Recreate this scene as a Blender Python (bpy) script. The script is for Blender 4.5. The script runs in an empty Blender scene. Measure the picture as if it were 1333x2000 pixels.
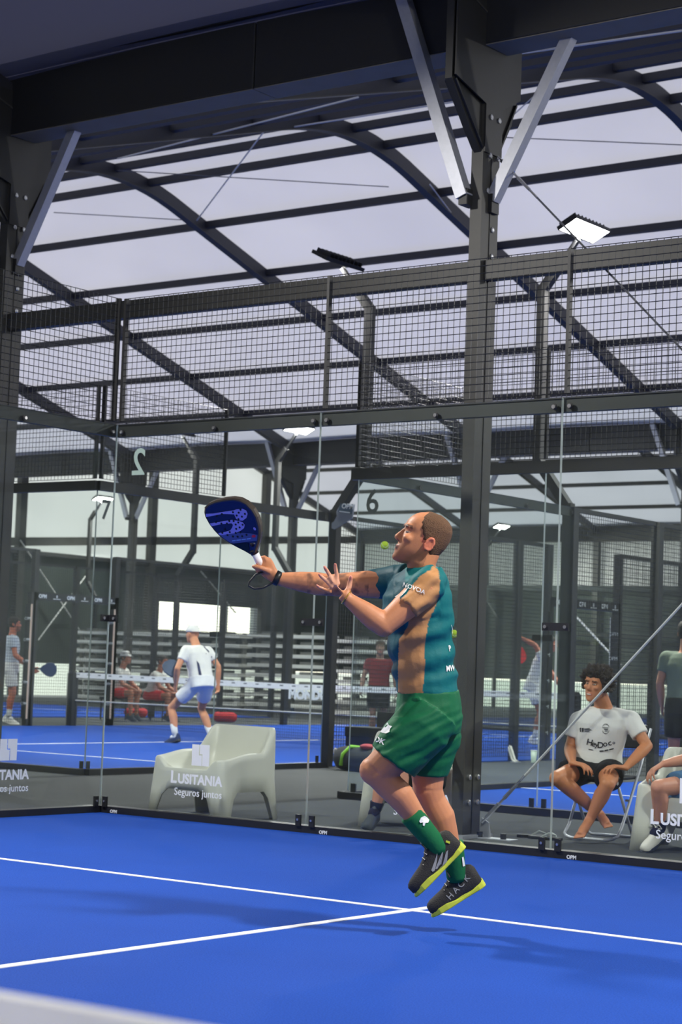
import bpy, math, random
from mathutils import Vector, Matrix, noise
random.seed(7)
SC = bpy.context.scene
COL = SC.collection
V3 = Vector
# ------------------------------------------------------------------ camera
CAM = V3((10.45392, -11.05489, 1.17557))
FPX = 3801.78
YAW, PITCH, ROLL = math.radians(36.713), math.radians(4.5636), math.radians(2.0784)
_f = V3((-math.sin(YAW)*math.cos(PITCH), math.cos(YAW)*math.cos(PITCH), math.sin(PITCH)))
_r = V3((math.cos(YAW), math.sin(YAW), 0)); _u = _r.cross(_f)
CR = _r*math.cos(ROLL) + _u*math.sin(ROLL)
CU = -_r*math.sin(ROLL) + _u*math.cos(ROLL)
CF = _f
cd = bpy.data.cameras.new('camera'); cam = bpy.data.objects.new('camera', cd); COL.objects.link(cam)
m = Matrix((CR, CU, -CF)).transposed().to_4x4(); m.translation = CAM
cam.matrix_world = m
cd.sensor_fit = 'VERTICAL'; cd.sensor_height = 36.0; cd.sensor_width = 24.0
cd.lens = FPX/2000*36.0; cd.clip_start = .05; cd.clip_end = 600
cd.dof.use_dof = True; cd.dof.focus_distance = 9.3; cd.dof.aperture_fstop = 6.3
SC.camera = cam
# ------------------------------------------------------------------ world, sun, exposure
SC.view_settings.view_transform = 'Standard'; SC.view_settings.look = 'None'
SC.view_settings.gamma = 1; SC.view_settings.use_curve_mapping = False
SC.view_settings.exposure = 0.0
w = bpy.data.worlds.new('sky'); SC.world = w; w.use_nodes = True
nt = w.node_tree; bg = nt.nodes['Background']; sky = nt.nodes.new('ShaderNodeTexSky')
sky.sky_type = 'NISHITA'; sky.sun_disc = False; sky.sun_elevation = math.radians(31); sky.sun_rotation = math.radians(-52)
sky.air_density = 1.0; sky.dust_density = 0.4
hs = nt.nodes.new('ShaderNodeHueSaturation'); hs.inputs['Saturation'].default_value = .45      # thin high haze
nt.links.new(sky.outputs[0], hs.inputs['Color']); nt.links.new(hs.outputs[0], bg.inputs[0]); bg.inputs[1].default_value = 0.2
sl = bpy.data.lights.new('sun', 'SUN'); sl.energy = 4.6; sl.angle = .02; sl.color = (1, .97, .94)
so = bpy.data.objects.new('sun', sl); COL.objects.link(so); so.location = (-30, 20, 40)
so.rotation_euler = V3((.682, -.533, -.52)).to_track_quat('-Z', 'Y').to_euler()
cy = SC.cycles
cy.max_bounces = 8; cy.diffuse_bounces = 4; cy.glossy_bounces = 3; cy.transmission_bounces = 4
cy.transparent_max_bounces = 40; cy.caustics_reflective = False; cy.caustics_refractive = False
cy.sample_clamp_indirect = 6; cy.use_denoising = True; cy.use_adaptive_sampling = True; cy.adaptive_threshold = .035
# ------------------------------------------------------------------ helpers
def at(x, y, d):                       # photo pixel + distance along the view axis -> point in the hall
    return CAM + (CR*((x-666.5)/FPX) + CU*((1000-y)/FPX) + CF)*d
def ray(x, y): return CR*((x-666.5)/FPX) + CU*((1000-y)/FPX) + CF
def on(x, y, ax, v):
    d = ray(x, y); return CAM + d*((v-CAM[ax])/d[ax])
def lin(c):
    return tuple(((v/255)/12.92 if v/255 <= .04045 else ((v/255+.055)/1.055)**2.4) for v in c)
MATS = {}
def M(name, rgb, rough=.55, metal=0, var=.12, scale=18, bump=0, bscale=60, spec=.5, emit=0, sheen=0, attr=None):
    if name in MATS: return MATS[name]
    mt = bpy.data.materials.new(name); mt.use_nodes = True; MATS[name] = mt
    n = mt.node_tree.nodes; L = mt.node_tree.links; p = n['Principled BSDF']
    p.inputs['Roughness'].default_value = rough; p.inputs['Metallic'].default_value = metal
    p.inputs['Specular IOR Level'].default_value = spec
    c = lin(rgb)
    tc = n.new('ShaderNodeTexCoord'); nz = n.new('ShaderNodeTexNoise')
    nz.inputs['Scale'].default_value = scale; nz.inputs['Detail'].default_value = 4
    L.new(tc.outputs['Object'], nz.inputs['Vector'])
    mp = n.new('ShaderNodeMapRange'); mp.inputs['To Min'].default_value = 1-var; mp.inputs['To Max'].default_value = 1+var
    L.new(nz.outputs['Fac'], mp.inputs['Value'])
    mx = n.new('ShaderNodeMix'); mx.data_type = 'RGBA'; mx.blend_type = 'MULTIPLY'; mx.inputs['Factor'].default_value = 1
    if attr:
        a = n.new('ShaderNodeAttribute'); a.attribute_name = attr; L.new(a.outputs['Color'], mx.inputs['A'])
    else: mx.inputs['A'].default_value = (*c, 1)
    L.new(mp.outputs[0], mx.inputs['B']); L.new(mx.outputs['Result'], p.inputs['Base Color'])
    if bump:
        b2 = n.new('ShaderNodeTexNoise'); b2.inputs['Scale'].default_value = bscale; b2.inputs['Detail'].default_value = 3
        L.new(tc.outputs['Object'], b2.inputs['Vector'])
        bp = n.new('ShaderNodeBump'); bp.inputs['Strength'].default_value = bump; bp.inputs['Distance'].default_value = .01
        L.new(b2.outputs['Fac'], bp.inputs['Height']); L.new(bp.outputs['Normal'], p.inputs['Normal'])
    if emit:
        p.inputs['Emission Color'].default_value = (*c, 1); p.inputs['Emission Strength'].default_value = emit
    if sheen: p.inputs['Sheen Weight'].default_value = sheen
    return mt
def glass_mat(name, tint, refl=1.0, haze=.02):
    mt = bpy.data.materials.new(name); mt.use_nodes = True; MATS[name] = mt
    n = mt.node_tree.nodes; L = mt.node_tree.links; n.remove(n['Principled BSDF']); o = n['Material Output']
    tr = n.new('ShaderNodeBsdfTransparent'); tr.inputs[0].default_value = (*tint, 1)
    gl = n.new('ShaderNodeBsdfGlossy'); gl.inputs['Roughness'].default_value = .03; gl.inputs['Color'].default_value = (.95, 1, .98, 1)
    lw = n.new('ShaderNodeLayerWeight'); lw.inputs['Blend'].default_value = .5
    pw = n.new('ShaderNodeMath'); pw.operation = 'POWER'; pw.inputs[1].default_value = 5; L.new(lw.outputs['Facing'], pw.inputs[0])
    mu = n.new('ShaderNodeMath'); mu.operation = 'MULTIPLY_ADD'; mu.inputs[1].default_value = .8*refl; mu.inputs[2].default_value = .02*refl; L.new(pw.outputs[0], mu.inputs[0])
    mx = n.new('ShaderNodeMixShader'); L.new(mu.outputs[0], mx.inputs[0]); L.new(tr.outputs[0], mx.inputs[1]); L.new(gl.outputs[0], mx.inputs[2])
    df = n.new('ShaderNodeBsdfDiffuse'); df.inputs[0].default_value = (.75, .82, .78, 1)      # dust on the pane
    tc = n.new('ShaderNodeTexCoord'); nz = n.new('ShaderNodeTexNoise'); nz.inputs['Scale'].default_value = 1.6; nz.inputs['Detail'].default_value = 5
    L.new(tc.outputs['Object'], nz.inputs['Vector'])
    mr = n.new('ShaderNodeMapRange'); mr.inputs['From Min'].default_value = .35; mr.inputs['From Max'].default_value = .75
    mr.inputs['To Min'].default_value = haze*.5; mr.inputs['To Max'].default_value = haze*1.8; L.new(nz.outputs['Fac'], mr.inputs['Value'])
    m2 = n.new('ShaderNodeMixShader'); L.new(mr.outputs[0], m2.inputs[0]); L.new(mx.outputs[0], m2.inputs[1]); L.new(df.outputs[0], m2.inputs[2])
    L.new(m2.outputs[0], o.inputs[0])
    return mt
def membrane_mat(name, trans, refl, fwd=.25):
    mt = bpy.data.materials.new(name); mt.use_nodes = True; MATS[name] = mt
    n = mt.node_tree.nodes; L = mt.node_tree.links; n.remove(n['Principled BSDF']); o = n['Material Output']
    t = n.new('ShaderNodeBsdfTranslucent'); t.inputs[0].default_value = (*trans, 1)
    d = n.new('ShaderNodeBsdfDiffuse'); d.inputs[0].default_value = (*refl, 1)
    tc = n.new('ShaderNodeTexCoord'); nz = n.new('ShaderNodeTexNoise'); nz.inputs['Scale'].default_value = .5; nz.inputs['Detail'].default_value = 3
    L.new(tc.outputs['Object'], nz.inputs['Vector'])
    mr = n.new('ShaderNodeMapRange'); mr.inputs['To Min'].default_value = .44; mr.inputs['To Max'].default_value = .56; L.new(nz.outputs['Fac'], mr.inputs['Value'])
    mx = n.new('ShaderNodeMixShader'); L.new(mr.outputs[0], mx.inputs[0]); L.new(t.outputs[0], mx.inputs[1]); L.new(d.outputs[0], mx.inputs[2])
    rf = n.new('ShaderNodeBsdfRefraction'); rf.inputs['Color'].default_value = (*trans, 1); rf.inputs['IOR'].default_value = 1.02; rf.inputs['Roughness'].default_value = .62   # coated cloth scatters light forward
    m2 = n.new('ShaderNodeMixShader'); m2.inputs[0].default_value = fwd; L.new(mx.outputs[0], m2.inputs[1]); L.new(rf.outputs[0], m2.inputs[2])
    L.new(m2.outputs[0], o.inputs[0])
    return mt
class MB:
    def __init__(s): s.V = []; s.F = []; s.I = []
    def add(s, vs, fs, mi=0):
        b = len(s.V); s.V += [V3(v) for v in vs]; s.F += [[b+i for i in f] for f in fs]; s.I += [mi]*len(fs); return s
    def box(s, x0, x1, y0, y1, z0, z1, mi=0):
        return s.add([(x0,y0,z0),(x1,y0,z0),(x1,y1,z0),(x0,y1,z0),(x0,y0,z1),(x1,y0,z1),(x1,y1,z1),(x0,y1,z1)],
              [(3,2,1,0),(4,5,6,7),(0,1,5,4),(1,2,6,5),(2,3,7,6),(3,0,4,7)], mi)
    def obox(s, c, ax, ay, az, mi=0):          # oriented box from half-axis vectors
        c = V3(c); ax, ay, az = V3(ax), V3(ay), V3(az)
        vs = [c+ax*i+ay*j+az*k for k in (-1,1) for i,j in ((-1,-1),(1,-1),(1,1),(-1,1))]
        return s.add(vs, [(3,2,1,0),(4,5,6,7),(0,1,5,4),(1,2,6,5),(2,3,7,6),(3,0,4,7)], mi)
    def bar(s, p, q, w, h, up=(0,0,1), mi=0):
        p, q = V3(p), V3(q); d = (q-p); l = d.length; d.normalize(); u = V3(up); sd = d.cross(u)
        if sd.length < 1e-4: sd = d.cross(V3((0,1,0)))
        sd.normalize(); u = sd.cross(d)
        return s.obox((p+q)/2, d*l/2, sd*w/2, u*h/2, mi)
    def wire(s, p, q, r):                      # open square section, cheap
        p, q = V3(p), V3(q); d = (q-p).normalized(); a = d.orthogonal().normalized()*r; b = d.cross(a)
        o = [a+b, a-b, -a-b, b-a]; vs = [p+k for k in o]+[q+k for k in o]
        return s.add(vs, [(i, (i+1) % 4, 4+(i+1) % 4, 4+i) for i in range(4)])
    def loft(s, rings, caps=True, closed=False, mi=0):
        n = len(rings[0]); vs = [v for r in rings for v in r]; fs = []
        k = len(rings)
        for j in range(k-1 if not closed else k):
            for i in range(n):
                a = j*n+i; b = j*n+(i+1) % n; c = ((j+1) % k)*n+(i+1) % n; d = ((j+1) % k)*n+i
                fs.append((a, b, c, d))
        if caps and not closed: fs += [tuple(range(n))[::-1], tuple(range((k-1)*n, k*n))]
        return s.add(vs, fs, mi)
    def tube(s, pts, r, n=10, caps=True, mi=0):
        pts = [V3(p) for p in pts]; rs = r if isinstance(r, (list, tuple)) else [r]*len(pts)
        rings = []; a = None
        for i, p in enumerate(pts):
            d = (pts[min(i+1, len(pts)-1)]-pts[max(i-1, 0)]).normalized()
            a = d.orthogonal().normalized() if a is None else (a-d*a.dot(d)).normalized()
            b = d.cross(a)
            rings.append([p+(a*math.cos(t)+b*math.sin(t))*rs[i] for t in [2*math.pi*k/n for k in range(n)]])
        return s.loft(rings, caps, mi=mi)
    def cap(s, p, q, r0, r1, n=14, flat0=False, flat1=False):   # tapered capsule
        p, q = V3(p), V3(q); d = (q-p).normalized(); pts = []; rs = []
        if not flat0:
            for t in (80, 55, 28): pts.append(p-d*r0*math.sin(math.radians(t))); rs.append(r0*math.cos(math.radians(t)))
        pts.append(p); rs.append(r0); pts.append(q); rs.append(r1)
        if not flat1:
            for t in (28, 55, 80): pts.append(q+d*r1*math.sin(math.radians(t))); rs.append(r1*math.cos(math.radians(t)))
        a = d.orthogonal().normalized(); b = d.cross(a)
        return s.loft([[c+(a*math.cos(2*math.pi*k/n)+b*math.sin(2*math.pi*k/n))*r for k in range(n)] for c, r in zip(pts, rs)])
    def ell(s, c, ax, ay, az, n=16, m=10):
        c = V3(c); ax, ay, az = V3(ax), V3(ay), V3(az)
        rings = []
        for j in range(m+1):
            t = math.pi*(j+.02)/(m+.04)-math.pi/2
            rings.append([c+az*math.sin(t)+(ax*math.cos(2*math.pi*k/n)+ay*math.sin(2*math.pi*k/n))*math.cos(t) for k in range(n)])
        return s.loft(rings)
    def prism(s, poly, vec, mi=0):
        poly = [V3(p) for p in poly]; v = V3(vec); n = len(poly)
        fs = [tuple(range(n))[::-1], tuple(range(n, 2*n))]+[(i, (i+1) % n, n+(i+1) % n, n+i) for i in range(n)]
        return s.add(poly+[p+v for p in poly], fs, mi)
    def mesh(s, name):
        me = bpy.data.meshes.new(name); me.from_pydata([tuple(v) for v in s.V], [], s.F); me.validate(); return me
    def build(s, name, mat, parent=None, smooth=False, world=False, bevel=0):
        me = s.mesh(name)
        for q in (mat if isinstance(mat, (list, tuple)) else [mat]): me.materials.append(q)
        if any(s.I) and len(s.I) == len(me.polygons):
            me.polygons.foreach_set('material_index', s.I)
        return link(name, me, parent, smooth, world, bevel)
def link(name, me, parent=None, smooth=False, world=False, bevel=0):
    o = bpy.data.objects.new(name, me); COL.objects.link(o)
    if smooth: me.polygons.foreach_set('use_smooth', [True]*len(me.polygons))
    if bevel:
        b = o.modifiers.new('bevel', 'BEVEL'); b.width = bevel; b.segments = 2; b.limit_method = 'ANGLE'
    if parent:
        o.parent = parent
        if world: o.matrix_parent_inverse = loc_matrix(parent).inverted()
    return o
def loc_matrix(o):
    mm = Matrix.LocRotScale(o.location, o.rotation_euler, o.scale)
    if o.parent: mm = loc_matrix(o.parent) @ o.matrix_parent_inverse @ mm
    return mm
def tag(o, label=None, cat=None, group=None, kind=None):
    if label: o['label'] = label
    if cat: o['category'] = cat
    if group: o['group'] = group
    if kind: o['kind'] = kind
    return o
def thing(name, label, cat, loc=(0,0,0), rz=0, group=None, kind=None):
    o = bpy.data.objects.new(name, None); COL.objects.link(o); o.location = loc; o.rotation_euler = (0,0,rz)
    o.empty_display_size = .1
    return tag(o, label, cat, group, kind)
def struct(name, label=None):
    o = bpy.data.objects.new(name, None); COL.objects.link(o); return tag(o, label, kind='structure')
def dup(o, parent=None):
    c = o.copy(); COL.objects.link(c); c.parent = parent
    for ch in list(o.children): dup(ch, c)
    return c
TMP = bpy.data.scenes.new('tmp'); TMPC = TMP.collection
def bake(o):                            # evaluate one object (modifiers, text) in a scratch scene
    TMPC.objects.link(o); TMP.view_layers[0].update(); dg = TMP.view_layers[0].depsgraph; dg.update()
    me = bpy.data.meshes.new_from_object(o.evaluated_get(dg)); bpy.data.objects.remove(o); return me
def text_mesh(s, size, depth=.002, align='CENTER', bold=0.0, shear=0):
    cu = bpy.data.curves.new('txt', 'FONT'); cu.body = s; cu.size = size; cu.extrude = depth/2; cu.align_x = align; cu.offset = bold; cu.shear = shear
    cu.resolution_u = 3
    return bake(bpy.data.objects.new('txt', cu))
def text(name, s, size, org, right, up, mat, parent=None, depth=.002, bold=0.0, align='CENTER', world=True, shear=0, curve=None):
    me = text_mesh(s, size, depth, align, bold, shear); me.materials.clear(); me.materials.append(mat)
    right, up = V3(right).normalized(), V3(up).normalized(); nrm = right.cross(up); org = V3(org)
    for v in me.vertices:
        x, y, z = v.co
        v.co = curve(x, y, z) if curve else org+right*x+up*y+nrm*z
    me.update(); return link(name, me, parent, False, world)
# ------------------------------------------------------------------ materials
STEEL = M('grey_painted_steel', (64, 63, 59), .5, .0, .1, 30, .05)
DARK = M('dark_painted_steel', (40, 40, 40), .5, 0, .1, 25, .05)
RIBM = M('charcoal_roof_rib', (44, 45, 52), .5, 0, .1, 25)
GALV = M('galvanised_steel', (176, 178, 186), .42, .35, .1, 30, .05)
BLACK = M('black_steel', (28, 29, 32), .45, 0, .12, 30)
CHROME = M('bright_bolt_metal', (200, 200, 200), .25, .9, .05)
WIRE = M('dark_mesh_wire', (46, 48, 50), .45, .3, .1, 5)
CABLE = M('steel_cable', (206, 206, 204), .45, .1, .1, 40)
DCABLE = M('dark_tie_cable', (96, 98, 104), .5, .3, .1, 40)
WHITEP = M('white_plastic', (206, 205, 194), .42, 0, .05, 6, .02, 90)
VINYL = M('white_vinyl_print', (228, 232, 232), .5, 0, .03)
GREYV = M('grey_vinyl_print', (84, 92, 90), .5, 0, .03)
PALEV = M('pale_grey_vinyl_print', (182, 196, 190), .5, 0, .03)
GLASS = glass_mat('clear_court_glass', (.958, .984, .972), .9, .006)
GEDGE = M('pale_glass_edge', (206, 216, 210), .12, .2, .1, 4, spec=.9)
LED = M('lit_led_lens', (255, 253, 246), .4, emit=22)
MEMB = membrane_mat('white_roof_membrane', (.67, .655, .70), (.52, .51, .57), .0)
MEMD = membrane_mat('blackout_roof_membrane', (.04, .04, .06), (.2, .2, .28), .0)  # near roof's dimness at a grazing view is put into the cloth colour
WALLW = membrane_mat('white_wall_membrane', (.7, .7, .69), (.84, .84, .83), .0)
# ------------------------------------------------------------------ floors
def turf_mat(name, base, sand):
    mt = bpy.data.materials.new(name); mt.use_nodes = True; n = mt.node_tree.nodes; L = mt.node_tree.links; p = n['Principled BSDF']
    p.inputs['Roughness'].default_value = .9; p.inputs['Specular IOR Level'].default_value = .15
    tc = n.new('ShaderNodeTexCoord')
    def nz(sc, det, rough=.6):
        q = n.new('ShaderNodeTexNoise'); q.inputs['Scale'].default_value = sc; q.inputs['Detail'].default_value = det; q.inputs['Roughness'].default_value = rough
        L.new(tc.outputs['Object'], q.inputs['Vector']); return q
    fine = nz(140, 3); mid = nz(1.1, 5); streak = nz(5.5, 8, .72)
    mr = n.new('ShaderNodeMapRange'); mr.inputs['From Min'].default_value = .25; mr.inputs['From Max'].default_value = .75
    mr.inputs['To Min'].default_value = .66; mr.inputs['To Max'].default_value = 1.34; L.new(fine.outputs['Fac'], mr.inputs['Value'])
    m2 = n.new('ShaderNodeMapRange'); m2.inputs['To Min'].default_value = .86; m2.inputs['To Max'].default_value = 1.14; L.new(mid.outputs['Fac'], m2.inputs['Value'])
    mm = n.new('ShaderNodeMath'); mm.operation = 'MULTIPLY'; L.new(mr.outputs[0], mm.inputs[0]); L.new(m2.outputs[0], mm.inputs[1])
    mx = n.new('ShaderNodeMix'); mx.data_type = 'RGBA'; mx.blend_type = 'MULTIPLY'; mx.inputs['Factor'].default_value = 1
    mx.inputs['A'].default_value = (*lin(base), 1); L.new(mm.outputs[0], mx.inputs['B'])
    sr = n.new('ShaderNodeMapRange'); sr.inputs['From Min'].default_value = .66; sr.inputs['From Max'].default_value = .8
    sr.inputs['To Max'].default_value = .45; L.new(streak.outputs['Fac'], sr.inputs['Value'])
    m3 = n.new('ShaderNodeMix'); m3.data_type = 'RGBA'; L.new(sr.outputs[0], m3.inputs['Factor']); L.new(mx.outputs['Result'], m3.inputs['A']); m3.inputs['B'].default_value = (*lin(sand), 1)
    L.new(m3.outputs['Result'], p.inputs['Base Color'])
    bp = n.new('ShaderNodeBump'); bp.inputs['Strength'].default_value = .5; bp.inputs['Distance'].default_value = .01; L.new(fine.outputs['Fac'], bp.inputs['Height']); L.new(bp.outputs[0], p.inputs['Normal'])
    return mt
TURF = turf_mat('blue_turf', (24, 69, 160), (150, 178, 225))
CARPET = turf_mat('grey_carpet', (78, 80, 81), (94, 96, 96))
LINEM = M('white_line_paint', (232, 234, 238), .85, 0, .08, 60)
OUT = M('pale_sunlit_yard', (196, 198, 178), .9, 0, .3, .6)
fl = struct('floor', 'dark grey carpet covering the hall floor')
MB().box(-33, 22, -24, 48.5, -.06, -.012).build('carpet', CARPET, fl)
yard = struct('yard', 'pale sunlit yard outside the hall')
MB().box(-300, 200, 48.6, 320, -.3, -.1).box(-300, -33.2, -200, 48.6, -.3, -.1).build('yard_ground', OUT, yard)
def court(x0, y0, label, lines=True, serv=3.05):
    s = struct('turf_court', label)
    MB().box(x0, x0+10, y0, y0+20, -.03, 0).build('turf', TURF, s)
    if lines:
        for yy in (y0+serv, y0+20-serv): MB().box(x0, x0+10, yy-.025, yy+.025, -.001, .003).build('court_line', LINEM, s)
        MB().box(x0+4.975, x0+5.025, y0+serv-.2, y0+20-serv+.2, -.001, .0035).build('court_line', LINEM, s)
    return s
court(0, -20, 'near blue turf court with white lines')
X6, Y6, X7, Y7 = -.12, 3.38, -13.55, 3.5
court(X6, Y6, 'blue turf of the court behind the walkway')
court(X7, Y7, 'blue turf of the left court with white lines', serv=2.6)
court(-27.1, Y7, 'blue turf of the far left court')
court(-17, 27.2, 'blue turf of the most distant court')
# ------------------------------------------------------------------ roof bays
YR = [-22.41, .92, 24.25, 47.58]        # gutter rows
XC = [12.75-5*k for k in range(10)]      # frame lines  12.75 ... -32.25
def prof(s):
    s = abs(s)
    return 9.445-.0956*s*s if s < 1.6 else 9.2-.306*(s-1.6)
SPX = [11.665, 9.7, 7.85, 5.95, 4.17, 2.4, 1.6, .84, 0]
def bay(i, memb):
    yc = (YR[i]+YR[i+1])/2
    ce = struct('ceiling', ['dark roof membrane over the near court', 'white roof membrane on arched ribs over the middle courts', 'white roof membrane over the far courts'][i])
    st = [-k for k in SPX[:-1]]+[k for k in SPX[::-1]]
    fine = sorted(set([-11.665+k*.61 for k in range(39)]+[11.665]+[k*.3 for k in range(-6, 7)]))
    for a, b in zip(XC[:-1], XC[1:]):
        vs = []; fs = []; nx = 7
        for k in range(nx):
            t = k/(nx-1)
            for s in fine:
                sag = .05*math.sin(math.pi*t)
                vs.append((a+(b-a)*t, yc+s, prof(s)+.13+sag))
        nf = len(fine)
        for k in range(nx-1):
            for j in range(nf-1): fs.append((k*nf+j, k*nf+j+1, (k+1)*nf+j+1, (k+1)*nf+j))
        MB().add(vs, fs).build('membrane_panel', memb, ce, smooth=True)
        if i == 0 and a < -8: continue
        for s in [-k for k in SPX[1:-1] if k != 1.6]+[0]+[k for k in SPX[1:-1] if k != 1.6]:
            z = prof(s)+.04
            MB().bar((b+.05, yc+s, z), (a-.05, yc+s, z), .11, .12).build('purlin', STEEL if i == 2 else RIBM, ce)
    for x in XC:
        rings = []
        for s in fine:
            z = prof(s); rings.append([(x-.06, yc+s, z-.12), (x+.06, yc+s, z-.12), (x+.06, yc+s, z+.1), (x-.06, yc+s, z+.1)])
        r = MB().loft(rings).build('roof_rib', RIBM, ce)
        rings = [[(x-.075, yc+s, prof(s)-.135), (x+.075, yc+s, prof(s)-.135), (x+.075, yc+s, prof(s)-.12), (x-.075, yc+s, prof(s)-.12)] for s in fine]
        MB().loft(rings).build('rib_flange', STEEL, r)
    return ce
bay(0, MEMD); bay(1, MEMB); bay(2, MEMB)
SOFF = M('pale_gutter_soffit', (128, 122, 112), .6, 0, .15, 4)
# gutters: box beams along X on every column row, made in 5 m lengths with a seam
for i, y in enumerate(YR):
    g = struct('gutter_beam', 'long box gutter beam between the roof bays')
    xs = [13, 10.6, 5.6, .6, -4.4, -9.4, -14.4, -19.4, -24.4, -32.4]
    for a, b in zip(xs[:-1], xs[1:]):
        MB().box(b+.006, a-.006, y-.155, y+.155, 5.8, 6.36).build('gutter_length', DARK, g, bevel=.012)
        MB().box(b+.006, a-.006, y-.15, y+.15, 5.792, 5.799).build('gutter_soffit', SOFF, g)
        MB().box(b, a, y-.24, y-.16, 6.36, 6.5).box(b, a, y+.16, y+.24, 6.36, 6.5).build('eave_flashing', BLACK, g)
# ------------------------------------------------------------------ building columns
def column(x, y, label, lite=False, strutl=True):
    t = thing('steel_column', label, 'column', (x, y, 0), group=None)
    MB().box(-.05, .05, -.115, .115, 0, 6.2).build('shaft', STEEL, t)
    sh = MB()
    for s in (-1, 1): sh.box(s*.05 - (.006 if s < 0 else 0), s*.05+(.006 if s > 0 else 0), -.004, .004, .02, 5.0)
    sh.build('seam', BLACK, t)
    # haunch: web plate with flanges, widening towards the gutter
    prf = [(-.53, 6.2), (-.53, 5.45), (-.25, 5.12), (-.115, 5.0), (.115, 5.0), (.3, 5.3), (.36, 5.48), (.36, 6.2)]
    MB().prism([(-.03, a, b) for a, b in prf], (.06, 0, 0)).build('haunch', DARK, t)
    hp = MB(); hp.prism([(.052, -.115, 5.0), (.052, .115, 5.0), (.052, .115, 5.36), (.052, .36, 5.5), (.052, .36, 6.2), (.052, -.53, 6.2), (.052, -.53, 5.47), (.052, -.115, 5.36)], (.014, 0, 0))
    hp.build('head_plate', DARK, t)
    MB().bar((-.0, -.5, 5.45), (0, -.1, 5.02), .1, .014, (0, .7, .7)).bar((0, .34, 5.46), (0, .1, 5.02), .1, .014, (0, -.7, .7)).build('haunch_flange', DARK, t)
    if not lite:
        for k, (dy, z) in enumerate([(-.05, 5.27), (.06, 5.27), (-.05, 4.98), (.06, 4.98), (-.05, 4.72), (.03, 4.44), (.03, 4.24), (-.05, .42), (.06, .42), (-.05, .24), (.06, .24)]):
            zz = z
            b0 = .064 if z > 4.9 else .05
            MB().tube([(b0, dy, zz), (b0+.014, dy, zz), (b0+.017, dy, zz)], [.021, .021, .012], 8).build('bolt', CHROME, t)
        MB().box(-.11, .11, -.2, .2, -.012, .012).build('base_plate', GALV, t)
    s1 = MB().bar((.06, .02, 4.66), (.66, .06, 5.82), .085, .085, (0, 1, 0)).build('strut', GALV, t)
    if strutl: MB().bar((-.07, -.17, 4.66), (-.72, -.22, 6.45), .095, .095, (0, 1, 0)).build('strut', GALV, t)
    MB().box(-.1, -.03, -.2, -.06, 4.6, 4.72).build('strut_bracket', DARK, t); MB().box(.05, .085, -.03, .07, 4.56, 4.7).build('strut_bracket', DARK, t)
    return t
column(2.75, .915, 'tall grey steel column rising right beside the jumping player')
column(-2.25, .915, 'tall grey steel column standing at the left picture edge')
column(7.75, .915, 'grey steel column holding the upper end of the long guy cable', lite=True)
ord_ = ['rightmost', 'fifth', 'fourth', 'third', 'second', 'first']
for k, x in enumerate((2.75, -2.25, -7.25, -12.25, -17.25, -22.25)):
    column(x, 24.25, {-17.25: 'distant steel column with V struts right of the paddle racket', -22.25: 'distant steel column with V struts under the mirrored number two'}.get(x, 'distant steel column, %s from the left along the far gutter' % ord_[k]), lite=True)
# girt beam between the near columns
gb = struct('trim_1', 'grey horizontal steel beam between the near columns')
for a, b in ((-12, -2.305), (-2.195, 2.695), (2.805, 7.7)):
    MB().box(a, b, .85, .95, 4.05, 4.2).build('beam', STEEL, gb, bevel=.006)
# ------------------------------------------------------------------ far walls
XG = -32.25
DNET = M('dark_green_screen', (42, 52, 48), .8, 0, .25, 1.3, .1, 30)
gw = struct('wall_left', 'white gable wall with steel posts at the far left')
def clad(x0, x1, y0, y1, z0, z1, mt, par, nm):
    MB().box(x0, x1, y0, y1, z0, z1).build(nm, mt, par)
yc3 = (YR[2]+YR[3])/2
poly = [(XG-.12, YR[2], 4.35)]+[(XG-.12, yc3+s, prof(s)+.1) for s in [-11.6+k*.58 for k in range(41)]]+[(XG-.12, YR[3], 4.35)]
MB().add(poly, [tuple(range(len(poly)))]).build('white_cladding', WALLW, gw)
for yy in (24.25, 30.1, 35.95, 41.8, 47.5):
    MB().box(XG-.1, XG+.1, yy-.14, yy+.14, 0, prof(yy-yc3)-.05).build('gable_post', STEEL, gw)
MB().bar((XG+.05, 24.3, 4.15), (XG+.05, 47.5, 5.95), .1, .26).build('girt', STEEL, gw)
MB().bar((XG+.02, 24.3, 4.3), (XG+.02, 47.5, 4.3), .1, .12).build('girt', DARK, gw)
for (a, b, z0, z1) in ((24.25, 36.15, .98, 4.3), (36.15, 41.7, 3.12, 4.3), (36.15, 41.7, .98, 2.2), (41.7, 47.58, .98, 4.3)):
    MB().box(XG-.14, XG-.1, a, b, z0, z1).build('dark_screen', DNET, gw)
MB().box(XG-.16, XG+.02, 41.35, 41.55, 2.2, 3.12).box(XG-.16, XG+.02, 39.85, 39.95, 2.2, 3.12).build('opening_frame', M('pale_frame', (216, 220, 218), .5), gw)
bw = struct('wall_back', 'white and dark cladding along the far side of the hall')
MB().box(-32.3, 14, 47.7, 47.75, 4.2, 6.0).build('white_cladding', WALLW, bw)
MB().box(-32.3, 14, 47.7, 47.75, .98, 4.2).build('dark_screen', DNET, bw)
for x in XC:
    MB().box(x-.1, x+.1, 47.45, 47.65, 0, 6).build('wall_post', STEEL, bw)
MB().box(-32.2, 14, 47.4, 47.5, 4.1, 4.26).build('girt', DARK, bw)
MB().box(-32.2, 14, 47.4, 47.5, 2.55, 2.62).build('girt', DARK, bw)
# outer ends of the middle bay and of the near bay, right side and behind the camera
wo = struct('wall_right', 'pale cladding closing the hall beyond the picture')
MB().box(13, 13.05, -22.4, 48, 0, 6.2).box(-32.4, 13, -22.5, -22.45, 0, 6.2).build('white_cladding', WALLW, wo)
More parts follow.
